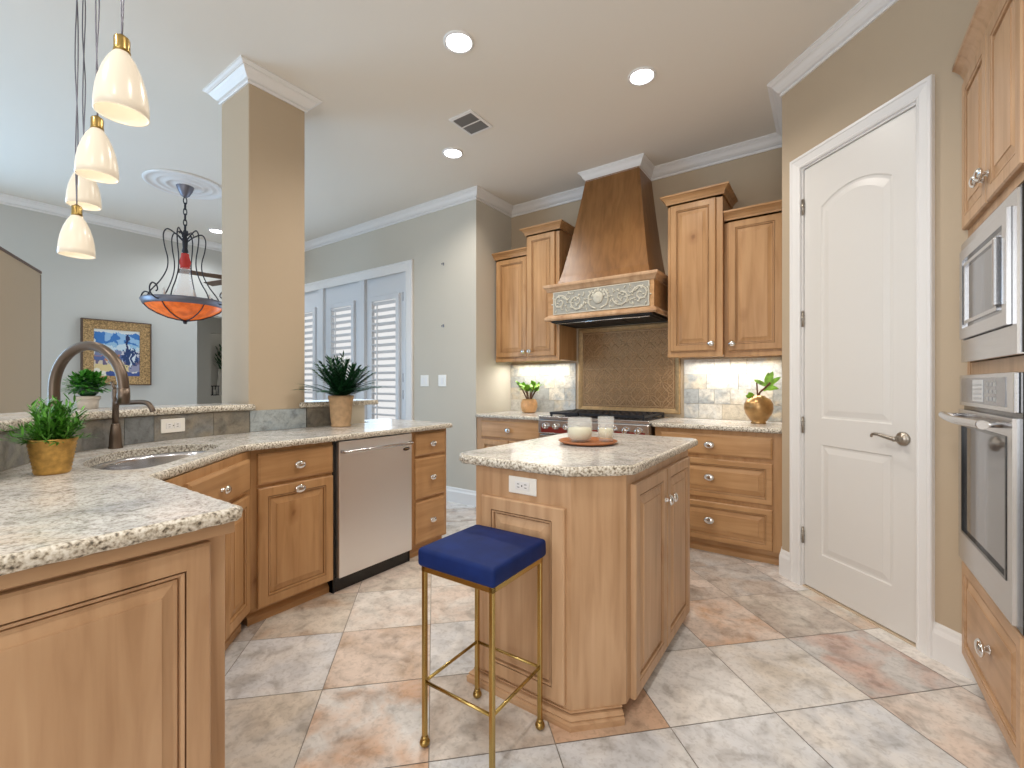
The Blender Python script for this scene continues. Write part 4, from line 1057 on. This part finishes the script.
# stone backsplash both sides and the side return at the left
tr = [srgb(206, 204, 198), srgb(190, 190, 186), srgb(214, 208, 196), srgb(176, 178, 178), srgb(200, 190, 172), srgb(165, 168, 168)]
zrows = [(CT+0.001+0.124*k, CT+0.001+0.124*(k+1)) for k in range(4)]
o = tile_strip('stone_backsplash', [(-2.818, HY-0.0005), (-2.035, HY-0.0005)], zrows, TRAV, tr, widths=(0.12, 0.12, 0.18, 0.24), seed=2); tag(o, 'mottled grey stone tile backsplash left of the bronze panel', 'backsplash')
o = tile_strip('stone_backsplash', [(-1.005, HY-0.0005), (PX-0.001, HY-0.0005)], zrows, TRAV, tr, widths=(0.12, 0.12, 0.18, 0.24), seed=6); tag(o, 'mottled grey stone tile backsplash right of the bronze panel', 'backsplash')
# bronze tile panel
t = thing('bronze_tile_panel', 'bronze coloured embossed tile panel behind the range', 'backsplash panel', (-2.00, HY-0.001, CT+0.03))
pw, ph = 0.965, 0.80
BZ = mat('bronze_tile', (0.27, 0.155, 0.07), 0.42, 0.45, bump=0.5, bscale=120, var=0.35)
BZL = mat('bronze_tile_frame', (0.36, 0.235, 0.11), 0.42, 0.35, var=0.2)
bm = newbm(); prof = [(0, 0), (0, -0.020), (0.010, -0.024), (0.03, -0.020), (0.045, -0.012), (0.045, 0)]
sweep(bm, [(0, 0), (pw, 0), (pw, ph), (0, ph)], prof, True, mapf=lambda x, z, y: (x, y, z)); obj('panel_frame', bm, BZL, t)
bm = newbm(); box(bm, 0.04, pw-0.04, -0.010, 0, 0.04, ph-0.04); obj('panel_ground', bm, BZ, t)
bm = newbm(); nxt, nzt = 8, 6; tw, th_ = (pw-0.10)/nxt, (ph-0.10)/nzt
for i in range(nxt):
    for j in range(nzt):
        ax, az = 0.05+i*tw, 0.05+j*th_
        for (c0, c1, a0) in (((ax, az), (tw, th_), 0), ((ax+tw, az+th_), (-tw, -th_), 0)):
            if (i+j) % 2: c0 = (c0[0]+c1[0], c0[1]); c1 = (-c1[0], c1[1])
            for rad in (0.55, 0.95):
                tube(bm, [(c0[0]+c1[0]*rad*math.cos(a), -0.010, c0[1]+c1[1]*rad*math.sin(a)) for a in [PI/2*q/7 for q in range(8)]], 0.0028, 5)
        tube(bm, [(ax, -0.010, az), (ax+tw, -0.010, az+th_)], 0.0026, 5); tube(bm, [(ax, -0.010, az+th_), (ax+tw, -0.010, az)], 0.0026, 5)
sweep(bm, [(0.055, 0.055), (pw-0.055, 0.055), (pw-0.055, ph-0.055), (0.055, ph-0.055)], [(0, -0.010), (0, -0.015), (0.006, -0.015), (0.006, -0.010)], True, mapf=lambda x, z, y: (x, y, z))
box(bm, pw/2-0.002, pw/2+0.002, -0.013, -0.009, 0.055, ph-0.055); box(bm, 0.055, pw-0.055, -0.013, -0.009, ph*0.5-0.002, ph*0.5+0.002)
obj('relief_pattern', bm, mat('bronze_relief', (0.44, 0.28, 0.15), 0.4, 0.4), t)

# uppers
def upper(label, x0, x1, yf, z0, z1, kside, left, right, dx0=0.022, dx1=0.022):
    t = thing('wall_cabinet', label, 'cabinet', (x0, yf, z0)); w_ = x1-x0; h_ = z1-z0
    bm = newbm(); box(bm, 0, w_, 0, HY-yf-0.001, 0.0, h_); box(bm, -0.002, w_+0.002, -0.006, 0.02, -0.012, 0.022, 0.004); obj('body', bm, WOOD, t)
    kx = dx0+0.028 if kside < 0 else w_-dx1-0.028
    add_door(t, dx0, 0.035, w_-dx0-dx1, h_-0.055, WOOD, kx, 0.085, s=1.1)
    bm = newbm(); cab_crown(bm, 0, w_, 0, HY-yf-0.002, h_-0.004, left=left, right=right)
    box(bm, 0, w_, 0, 0.02, h_-0.02, h_+0.04); obj('crown', bm, WOODH, t)
    return t
upper('short wooden wall cabinet in the left corner, beside the tallest left one', -2.800, -2.394, 3.70, 1.435, 2.475, 1, True, False)
upper('tall wooden wall cabinet immediately left of the range hood', -2.392, -2.030, 3.65, 1.430, 2.64, -1, True, True, dx1=0.04)
upper('tall wooden wall cabinet immediately right of the range hood', -1.040, -0.640, 3.64, 1.420, 2.62, 1, True, True, dx1=0.045)
upper('short wooden wall cabinet beside the pantry wall', -0.638, PX-0.002, 3.70, 1.415, 2.43, -1, False, False, dx0=0.03)

# ------------------------------------------------------------ RANGE HOOD
H = thing('range_hood', 'large tapered wooden range hood with carved frieze above the range', 'range hood', (-1.575, 3.48, 1.76))
hx0, hx1 = -0.475, 0.475; dep = HY-3.48-0.001
bm = newbm(); box(bm, hx0, hx1, 0, 0.02, 0.03, 0.29); box(bm, hx0, hx0+0.02, 0.02, dep, 0.03, 0.29); box(bm, hx1-0.02, hx1, 0.02, dep, 0.03, 0.29); obj('mantel_box', bm, WOODH, H)
bm = newbm(); mp_ = [(hx0, dep), (hx0, 0), (hx1, 0), (hx1, dep)]
prof = [(0.0, 0.0), (-0.018, 0.0), (-0.026, 0.010), (-0.026, 0.024), (-0.016, 0.036), (-0.004, 0.042), (0.0, 0.05)]
sweep(bm, mp_, prof); obj('lower_moulding', bm, WOODP, H)
bm = newbm(); prof = [(0.0, 0.255), (-0.008, 0.258), (-0.012, 0.27), (-0.022, 0.285), (-0.034, 0.295), (-0.036, 0.305), (-0.036, 0.318), (0.0, 0.322)]
sweep(bm, mp_, prof); box(bm, hx0, hx1, 0, dep, 0.29, 0.321); obj('upper_moulding', bm, WOODP, H)
bm = newbm()  # chimney, slightly concave
zb, ztp = 0.321, CEIL-1.76-0.0; cols_ = []
n = 14; rgs = []
for k in range(n+1):
    u = k/n; e = u**0.80
    xa = (-0.400)+(-0.200+0.400)*e; xb = 0.430+(0.277-0.430)*e; yy = 0.03+(0.225-0.03)*e; z = zb+(ztp-zb)*u
    rgs.append([bm.verts.new((xa, dep, z)), bm.verts.new((xa, yy, z)), bm.verts.new((xb, yy, z)), bm.verts.new((xb, dep, z))])
for a, b in zip(rgs, rgs[1:]):
    for k in range(3): bm.faces.new((a[k], a[k+1], b[k+1], b[k]))
obj('chimney', bm, WOODD, H)
bm = crown('x', [(-0.202, dep), (-0.202, 0.222), (0.280, 0.222), (0.280, dep)], flip=True, ptop=CEIL-1.76, h=0.09, p=0.06); obj('white_crown', bm, WHITE, H, label='white crown moulding')
# carved frieze
bm = newbm(); box(bm, hx0+0.055, hx1-0.035, -0.004, 0.001, 0.052, 0.250); fr_ = obj('frieze', bm, CARVEDB, H, label='pale carved scroll frieze')
bm = newbm(); cxm = (hx0+0.055+hx1-0.035)/2; zc = 0.151; hw_ = (hx1-0.035-hx0-0.055)/2
def spiral(x, z, r, dirn, turns=1.4, a0=0.0, th=0.0085):
    P = []
    for q in range(30):
        u = q/29; a = a0+dirn*u*turns*2*PI; rr_ = r*(1-u*0.85); P.append((x+rr_*math.cos(a), -0.005, z+rr_*math.sin(a)))
    tube(bm, P, th, 5, rf=lambda u: th*(1-0.4*u))
for sg in (-1, 1):
    spiral(cxm+sg*0.20, zc-0.005, 0.075, sg, a0=PI if sg > 0 else 0); spiral(cxm+sg*0.36, zc+0.002, 0.070, -sg, a0=PI if sg > 0 else 0)
    spiral(cxm+sg*0.28, zc+0.045, 0.035, -sg, 1.1, a0=0.5, th=0.004); spiral(cxm+sg*0.12, zc-0.05, 0.035, -sg, 1.1, a0=0.5, th=0.004); spiral(cxm+sg*0.29, zc-0.055, 0.03, sg, 1.1, th=0.004)
    for q in range(44):
        x = cxm+sg*(0.07+0.0085*q); a = q*1.1; p = Vector((x, -0.006, zc+0.06*math.sin(a)))
        p.z += 0.02*math.sin(q*2.7); sphere(bm, p, 0.014, 1.0, 0.40, 0.45, 8, 6, M=Matrix.Rotation(a, 3, 'Y'))
    tube(bm, catmull([(cxm+sg*0.02, -0.005, zc-0.08), (cxm+sg*0.075, -0.005, zc-0.05), (cxm+sg*0.085, -0.005, zc+0.02), (cxm+sg*0.05, -0.005, zc+0.075)], 5), 0.008, 6)
sphere(bm, (cxm, -0.006, zc+0.01), 0.045, 1, 0.3, 1.15); sphere(bm, (cxm, -0.012, zc+0.02), 0.02, 1, 0.5, 1)
for q in range(7): a = PI*q/6; sphere(bm, (cxm+0.05*math.cos(a), -0.006, zc+0.03+0.045*math.sin(a)), 0.013, 1, 0.4, 1, 8, 6)
obj('carving', bm, CARVED, fr_)
bm = newbm(); sweep(bm, [(hx0+0.055, 0.052), (hx1-0.035, 0.052), (hx1-0.035, 0.250), (hx0+0.055, 0.250)], [(0, 0), (0, -0.007), (0.008, -0.007), (0.008, 0)], True, mapf=lambda x, z, y: (x, y, z)); obj('frieze_border', bm, CARVED, fr_)
bm = newbm(); box(bm, hx0+0.02, hx1-0.02, 0.02, dep-0.001, -0.012, 0.028); 
for q in range(3): box(bm, hx0+0.08+q*0.29, hx0+0.32+q*0.29, 0.08, dep-0.1, -0.016, -0.011)
obj('vent_insert', bm, BLACKM, H)
bm = newbm(); tube(bm, [(hx0+0.05, 0.05, -0.02), (hx1-0.05, 0.05, -0.02)], 0.006, 8)
for q in (-0.13, 0.17, 0.33): sphere(bm, (q, 0.07, -0.02), 0.016, 1, 1, 0.6)
obj('insert_trim', bm, STEELH, H)

# ------------------------------------------------------------ RANGE
R_ = thing('gas_range', 'stainless steel gas range with black cast iron grates', 'range', (-2.058, 3.345, 0)); rw = 0.968
bm = newbm(); box(bm, 0, rw, 0.03, 0.645, 0.10, 0.895); box(bm, 0.02, rw-0.02, 0.06, 0.6, 0, 0.1); obj('body', bm, STEELH, R_)
bm = newbm(); box(bm, -0.001, rw+0.001, -0.01, 0.645, 0.895, 0.922, 0.004); obj('cooktop', bm, STEELH, R_)
bm = newbm(); box(bm, 0, rw, -0.02, 0.032, 0.775, 0.893, 0.008); cp = obj('control_panel', bm, STEELH, R_)
bm = newbm(); box(bm, 0.03, rw-0.03, -0.022, -0.019, 0.785, 0.832); obj('red_reflection_strip', bm, REDM, cp)  # dark red reflection in the steel, put in as a coloured strip
for x in (0.08, 0.18, 0.28, 0.38, 0.59, 0.69, 0.79, 0.89):
    bm = newbm(); R = Matrix.Rotation(PI/2, 3, 'X'); lathe(bm, [(0.030, 0), (0.030, 0.006), (0.024, 0.010), (0.023, 0.034), (0.018, 0.040), (0.003, 0.041)], (x, -0.020, 0.842), 20, R); box(bm, x-0.004, x+0.004, -0.068, -0.058, 0.824, 0.860)
    obj('knob', bm, CHROME, cp)
bm = newbm(); box(bm, 0.01, rw-0.01, -0.015, 0.03, 0.14, 0.765, 0.006); od = obj('oven_door', bm, STEELH, R_)
bm = newbm(); box(bm, 0.18, rw-0.18, -0.018, -0.014, 0.30, 0.60, 0.002); obj('window', bm, BLACK, od)
bm = newbm(); tube(bm, [(0.06, -0.014, 0.72), (0.06, -0.06, 0.72), (rw-0.06, -0.06, 0.72), (rw-0.06, -0.014, 0.72)], 0.013, 10); obj('handle', bm, STEELH, od)
for q in range(3):
    a, b = 0.07+q*0.283, 0.07+q*0.283+0.272
    bm = newbm()
    for y in (0.06, 0.18, 0.31, 0.44, 0.57): box(bm, a, b, y-0.006, y+0.006, 0.935, 0.957, 0.002)
    for k in range(6): x = a+0.006+(b-a-0.012)*k/5; box(bm, x-0.006, x+0.006, 0.055, 0.575, 0.935, 0.957, 0.002)
    for x in (a+0.01, b-0.01):
        for y in (0.07, 0.56): box(bm, x-0.008, x+0.008, y-0.008, y+0.008, 0.921, 0.937)
    obj('grate', bm, IRON, R_)
    for y in (0.19, 0.45):
        bm = newbm(); lathe(bm, [(0.05, 0.921), (0.05, 0.928), (0.032, 0.932), (0.032, 0.940), (0.005, 0.942)], ((a+b)/2, y, 0), 20); obj('burner', bm, IRON, R_)

# ------------------------------------------------------------ ISLAND
IX0, IX1, IY0, IY1 = -1.165, -0.590, 1.405, 2.42
I = thing('kitchen_island', 'pale wooden kitchen island cabinet with a clipped front corner', 'island', (IX0, IY0, 0))
w_ = IX1-IX0; d_ = IY1-IY0; ch = 0.145
foot = [(0, 0), (w_-ch, 0), (w_, ch), (w_, d_), (0, d_)]
def prism(bm, poly, z0, z1):
    a = [bm.verts.new((x, y, z0)) for x, y in poly]; b = [bm.verts.new((x, y, z1)) for x, y in poly]; n = len(poly)
    for k in range(n): bm.faces.new((a[k], a[(k+1) % n], b[(k+1) % n], b[k]))
    bm.faces.new(list(reversed(a))); bm.faces.new(b)
bm = newbm(); prism(bm, foot, 0.055, CB-0.001); obj('body', bm, WOODP, I)
bm = newbm(); ins = 0.035
bfoot = [(0.0, -0.0), (w_-ch, 0), (w_-0.035, ch-0.035), (w_-0.07, ch+0.03), (w_-0.07, d_-0.02), (0, d_-0.02)]
prism(bm, [(0.02, 0.02), (w_-ch-0.0, 0.02), (w_-0.055, ch-0.045), (w_-0.055, d_-0.02), (0.02, d_-0.02)], 0, 0.054)
prof = [(0.03, 0.0), (-0.026, 0.0), (-0.028, 0.022), (-0.018, 0.027), (-0.022, 0.034), (-0.010, 0.042), (0.002, 0.044), (0.002, 0.048), (-0.006, 0.050), (-0.006, 0.0545), (0.03, 0.0545)]
sweep(bm, [(0.0, d_-0.02), (0.0, 0.0), (w_-ch, 0.0), (w_-0.012, ch-0.012)], prof)
obj('base_moulding', bm, WOODPH, I)
bm = door_bm(0.370, 0.690, t=0.020, fr=0.058)
for v in bm.verts: v.co += Vector((0.042, 0, 0.072))
obj('side_panel', bm, WOODP, I)
# doors on the +X face
for k, (a, b) in enumerate(((ch+0.045, ch+0.435), (ch+0.440, ch+0.830))):
    bm = door_bm(b-a, 0.785, fr=0.055); Mr = Matrix.Translation((w_, a, 0.048)) @ Matrix.Rotation(PI/2, 4, 'Z')
    for v in bm.verts: v.co = Mr @ v.co
    dd = obj('door', bm, WOODP, I)
    bm = knob_bm((b-a-0.03) if k == 0 else 0.03, 0.655, -0.02, 1.2, 0.75)
    for v in bm.verts: v.co = Mr @ v.co
    obj('knob', bm, CHROME, dd)
bm = newbm(); box(bm, -0.0625, 0.0625, -0.006, 0, -0.032, 0.032, 0.003)
for v in bm.verts: v.co += Vector((0.228, 0, 0.818))
ou = obj('outlet', bm, PLATE, I, label='white horizontal outlet plate')
bm = newbm(); box(bm, 0.196, 0.260, -0.008, -0.005, 0.802, 0.834, 0.002); obj('socket', bm, WHITE, ou)
bm = newbm()
for x in (0.212, 0.244):
    for s in (-1, 1): box(bm, x-0.005, x+0.005, -0.0088, -0.0075, 0.818+s*0.006-0.001, 0.818+s*0.006+0.001)
box(bm, 0.226, 0.230, -0.009, -0.007, 0.815, 0.821); obj('slots', bm, BLACKM, ou)
# island top
poly = arc((-1.188, 1.455), 0.085, 180, 262, 6)+[(-0.745, 1.372)]+arc((-0.745, 1.402), 0.03, -85, -50, 3)+arc((-0.590, 1.560), 0.035, -48, 0, 4)+arc((-0.60, 2.475), 0.045, 0, 90, 4)+arc((-1.228, 2.475), 0.045, 90, 180, 4)
if not ccw(poly): poly.reverse()
bm = newbm(); counter(bm, poly, CT+0.002, 0.034); tag(obj('island_countertop', bm, [GRAN, GEDGE]), 'cream granite island countertop with rounded corners and rough edge', 'countertop')
# plate and glasses
bm = newbm(); lathe(bm, [(0.10, 0), (0.13, 0.004), (0.142, 0.012), (0.140, 0.015), (0.128, 0.010), (0.003, 0.008)], n=48); pl_ = obj('wooden_plate', bm, TERRA, loc=(-0.955, 2.0, CT+0.0025)); tag(pl_, 'round rust coloured plate under the two glass candles on the island', 'plate')
def candle_glass(name, label, x, y, r, h, wh, m2, bow):
    t = thing(name, label, 'candle', (x, y, CT+0.012))
    if bow: pr = [(r*0.72, 0), (r*0.9, h*0.12), (r, h*0.35), (r*0.99, h*0.6), (r*0.93, h), (r*0.90, h), (r*0.95, h*0.6), (r*0.96, h*0.35), (r*0.84, h*0.14), (r*0.6, 0.006), (0.002, 0.006)]
    else: pr = [(r*0.85, 0), (r*0.88, 0.01), (r, h), (r*0.94, h), (r*0.84, 0.012), (0.002, 0.012)]
    bm = newbm(); lathe(bm, pr, n=36); obj('glass', bm, GLASS, t)
    bm = newbm(); rr_ = r*(0.90 if bow else 0.85)
    lathe(bm, [(rr_*0.66, 0.009), (rr_*0.9, h*0.15), (rr_, wh*0.6), (rr_*0.99, wh), (0.003, wh*0.96)] if bow else [(rr_*0.9, 0.02), (rr_*0.98, wh), (0.003, wh)], n=30); obj('wax', bm, m2, t)
    if not bow:
        bm = newbm(); lathe(bm, [(r*0.80, 0.0135), (r*0.82, 0.0195), (0.003, 0.0195)], n=24); obj('amber_base', bm, AMBERB, t)
    bm = newbm(); cyl(bm, (0, 0, wh), (0, 0.002, wh+0.018), 0.0015, n=6); obj('wick', bm, BLACKM, t)
candle_glass('glass_candle', 'wide clear glass bowl with cream wax on the rust plate', -0.985, 1.975, 0.062, 0.115, 0.065, WAX, True)
candle_glass('glass_candle', 'narrow clear glass tumbler candle, right one on the rust plate', -0.880, 2.045, 0.040, 0.120, 0.062, WAX, False)

# ------------------------------------------------------------ STOOL
ST = thing('counter_stool', 'square backless stool with navy velvet seat on thin gold metal legs', 'stool', (-0.955, 1.192, 0), math.radians(1.0))
hs = 0.139; zt = 0.585
bm = newbm(); box(bm, -0.158, 0.158, -0.158, 0.158, zt+0.014, zt+0.075, 0.014, 4)
cz = zt+0.075
bmesh.ops.subdivide_edges(bm, edges=[e for e in bm.edges if e.calc_length() > 0.2], cuts=6, use_grid_fill=True)
for v in bm.verts:
    if v.co.z > zt+0.05:
        v.co.z += 0.010*max(0, 1-(v.co.x/0.158)**2)*max(0, 1-(v.co.y/0.158)**2)
for f in bm.faces: f.smooth = True
obj('seat', bm, VELVET, ST)
bm = newbm(); q = 0.008
for s in (-1, 1):
    box(bm, -hs-q, hs+q, s*hs-q, s*hs+q, zt-0.004, zt+0.014, 0.002); box(bm, s*hs-q, s*hs+q, -hs-q, hs+q, zt-0.004, zt+0.014, 0.002)
obj('seat_frame', bm, GOLD, ST)
for sx in (-1, 1):
    for sy in (-1, 1):
        bm = newbm(); box(bm, sx*hs-0.0075, sx*hs+0.0075, sy*hs-0.0075, sy*hs+0.0075, 0.022, zt, 0.0025)
        lg = obj('leg', bm, GOLD, ST)
        bm = newbm(); sphere(bm, (sx*hs, sy*hs, 0.015), 0.015, 1.15, 1.15, 1); lathe(bm, [(0.010, 0.022), (0.012, 0.032), (0.009, 0.036)], (sx*hs, sy*hs, 0), 12); obj('ball_foot', bm, BRASS, lg)
zs = 0.215
for a, b in (((-hs, -hs), (hs, -hs)), ((-hs, -hs), (-hs, hs)), ((hs, -hs), (hs, hs)), ((-hs, hs), (hs, hs))):
    bm = newbm(); cyl(bm, (*a, zs), (*b, zs), 0.0055, n=10); obj('stretcher', bm, GOLD, ST)

# ------------------------------------------------------------ OVEN WALL
OX = 0.472; OL = 2.585
O = thing('oven_cabinet', 'tall pale wood cabinet on the right wall housing microwave and oven', 'cabinet', (OX, OL, 0), -PI/2); ow = 0.72
bm = newbm(); box(bm, 0.0, ow, 0.0, 0.62, 0.10, 0.49); box(bm, 0, ow, 0, 0.62, 1.80, 2.47); box(bm, 0, 0.02, 0, 0.62, 0.49, 1.80); box(bm, ow-0.02, ow, 0, 0.62, 0.49, 1.80)
box(bm, 0.02, ow-0.02, 0.0, 0.62, 1.235, 1.285); box(bm, 0.0, 0.045, -0.002, 0.01, 0.49, 1.80); box(bm, ow-0.03, ow, -0.002, 0.01, 0.49, 1.80); obj('body', bm, WOODP, O)
bm = newbm(); box(bm, 0.0, ow, 0.08, 0.6, 0, 0.10); obj('toe_kick', bm, WOODH, O)
add_door(O, 0.004, 1.832, 0.343, 0.600, WOODP, 0.32, 1.925, s=1.25); add_door(O, 0.353, 1.832, 0.343, 0.600, WOODP, 0.383, 1.925, s=1.25)
bm = newbm(); cab_crown(bm, 0, ow, 0, 0.6, 2.440, h=0.075, proj=0.048, left=False, right=True); obj('crown', bm, WOODP, O)
add_door(O, 0.004, 0.09, 0.695, 0.385, WOODPH, 0.40, 0.295, 'drawer', s=1.6, fr=0.05)
# microwave
Mw = thing('microwave', 'built-in stainless microwave above the wall oven', 'microwave', (OX, OL, 0), -PI/2)
bm = newbm(); box(bm, 0.075, ow+0.006, -0.024, 0.40, 1.29, 1.765); obj('case', bm, BLACK, Mw)
def frame(bm, x0, x1, z0, z1, b, y0, y1, bl=None, bb=None):
    bb = b if bb is None else bb
    box(bm, x0, x1, y0, y1, z0, z0+bb); box(bm, x0, x1, y0, y1, z1-b, z1); box(bm, x0, x0+b, y0, y1, z0+bb, z1-b); box(bm, x1-b, x1, y0, y1, z0+bb, z1-b)
bm = newbm(); frame(bm, 0.068, ow-0.002, 1.286, 1.758, 0.038, -0.032, -0.014, bb=0.085); obj('trim_frame', bm, STEELH, Mw)
bm = newbm(); frame(bm, 0.108, ow-0.045, 1.375, 1.718, 0.040, -0.044, -0.026); md_ = obj('door', bm, STEELH, Mw)
bm = newbm(); box(bm, 0.147, ow-0.084, -0.036, -0.030, 1.414, 1.679); obj('window', bm, DGLASS, md_)
bm = newbm(); frame(bm, 0.165, ow-0.150, 1.43, 1.663, 0.012, -0.042, -0.035); obj('window_bezel', bm, STEELH, md_)
bm = newbm(); box(bm, ow-0.13, ow-0.115, -0.056, -0.036, 1.44, 1.65, 0.004); obj('handle', bm, STEELH, md_)
# wall oven
Ov = thing('built_in_oven', 'stainless steel wall oven with bar handle, under the microwave', 'oven', (OX, OL, 0), -PI/2)
bm = newbm(); box(bm, 0.06, ow+0.004, -0.022, 0.55, 0.492, 1.234); obj('case', bm, BLACK, Ov)
bm = newbm(); box(bm, 0.050, ow-0.020, -0.034, -0.021, 1.115, 1.235, 0.003); cpn = obj('control_panel', bm, STEELH, Ov)
bm = newbm(); box(bm, 0.09, ow-0.09, -0.036, -0.033, 1.130, 1.222, 0.001); obj('glass_face', bm, mat('grey_control_glass', (0.25, 0.25, 0.26), 0.15, 0.3), cpn)
bm = newbm(); box(bm, 0.27, 0.40, -0.038, -0.0355, 1.138, 1.214, 0.001); obj('display', bm, mat('pale_display', (0.62, 0.64, 0.66), 0.25), cpn)
bm = newbm()
for i in range(3):
    for j in range(3): box(bm, 0.44+i*0.04, 0.462+i*0.04, -0.0375, -0.0355, 1.145+j*0.024, 1.157+j*0.024)
for i in range(4): box(bm, 0.29, 0.38, -0.0395, -0.0375, 1.148+i*0.016, 1.152+i*0.016)
obj('buttons', bm, mat('grey_button_print', (0.40, 0.41, 0.42), 0.4), cpn)
bm = newbm(); frame(bm, 0.050, ow-0.020, 0.505, 1.100, 0.055, -0.037, -0.021, bb=0.115); dr_ = obj('door', bm, STEELH, Ov)
bm = newbm(); box(bm, 0.09, ow-0.06, -0.031, -0.027, 0.618, 1.05); obj('window', bm, DGLASS, dr_)
bm = newbm(); frame(bm, 0.100, ow-0.072, 0.615, 1.045, 0.01, -0.039, -0.030); obj('window_bezel', bm, BLACK, dr_)
bm = newbm(); hz_ = 1.075
tube(bm, catmull([(0.065, -0.085, hz_), (0.20, -0.093, hz_-0.004), (0.36, -0.095, hz_-0.005), (0.50, -0.090, hz_-0.002), (0.64, -0.085, hz_)], 5), 0.014, 12)
for x in (0.10, 0.60): cyl(bm, (x, -0.034, hz_), (x, -0.088, hz_), 0.010)
obj('handle', bm, STEELH, dr_)
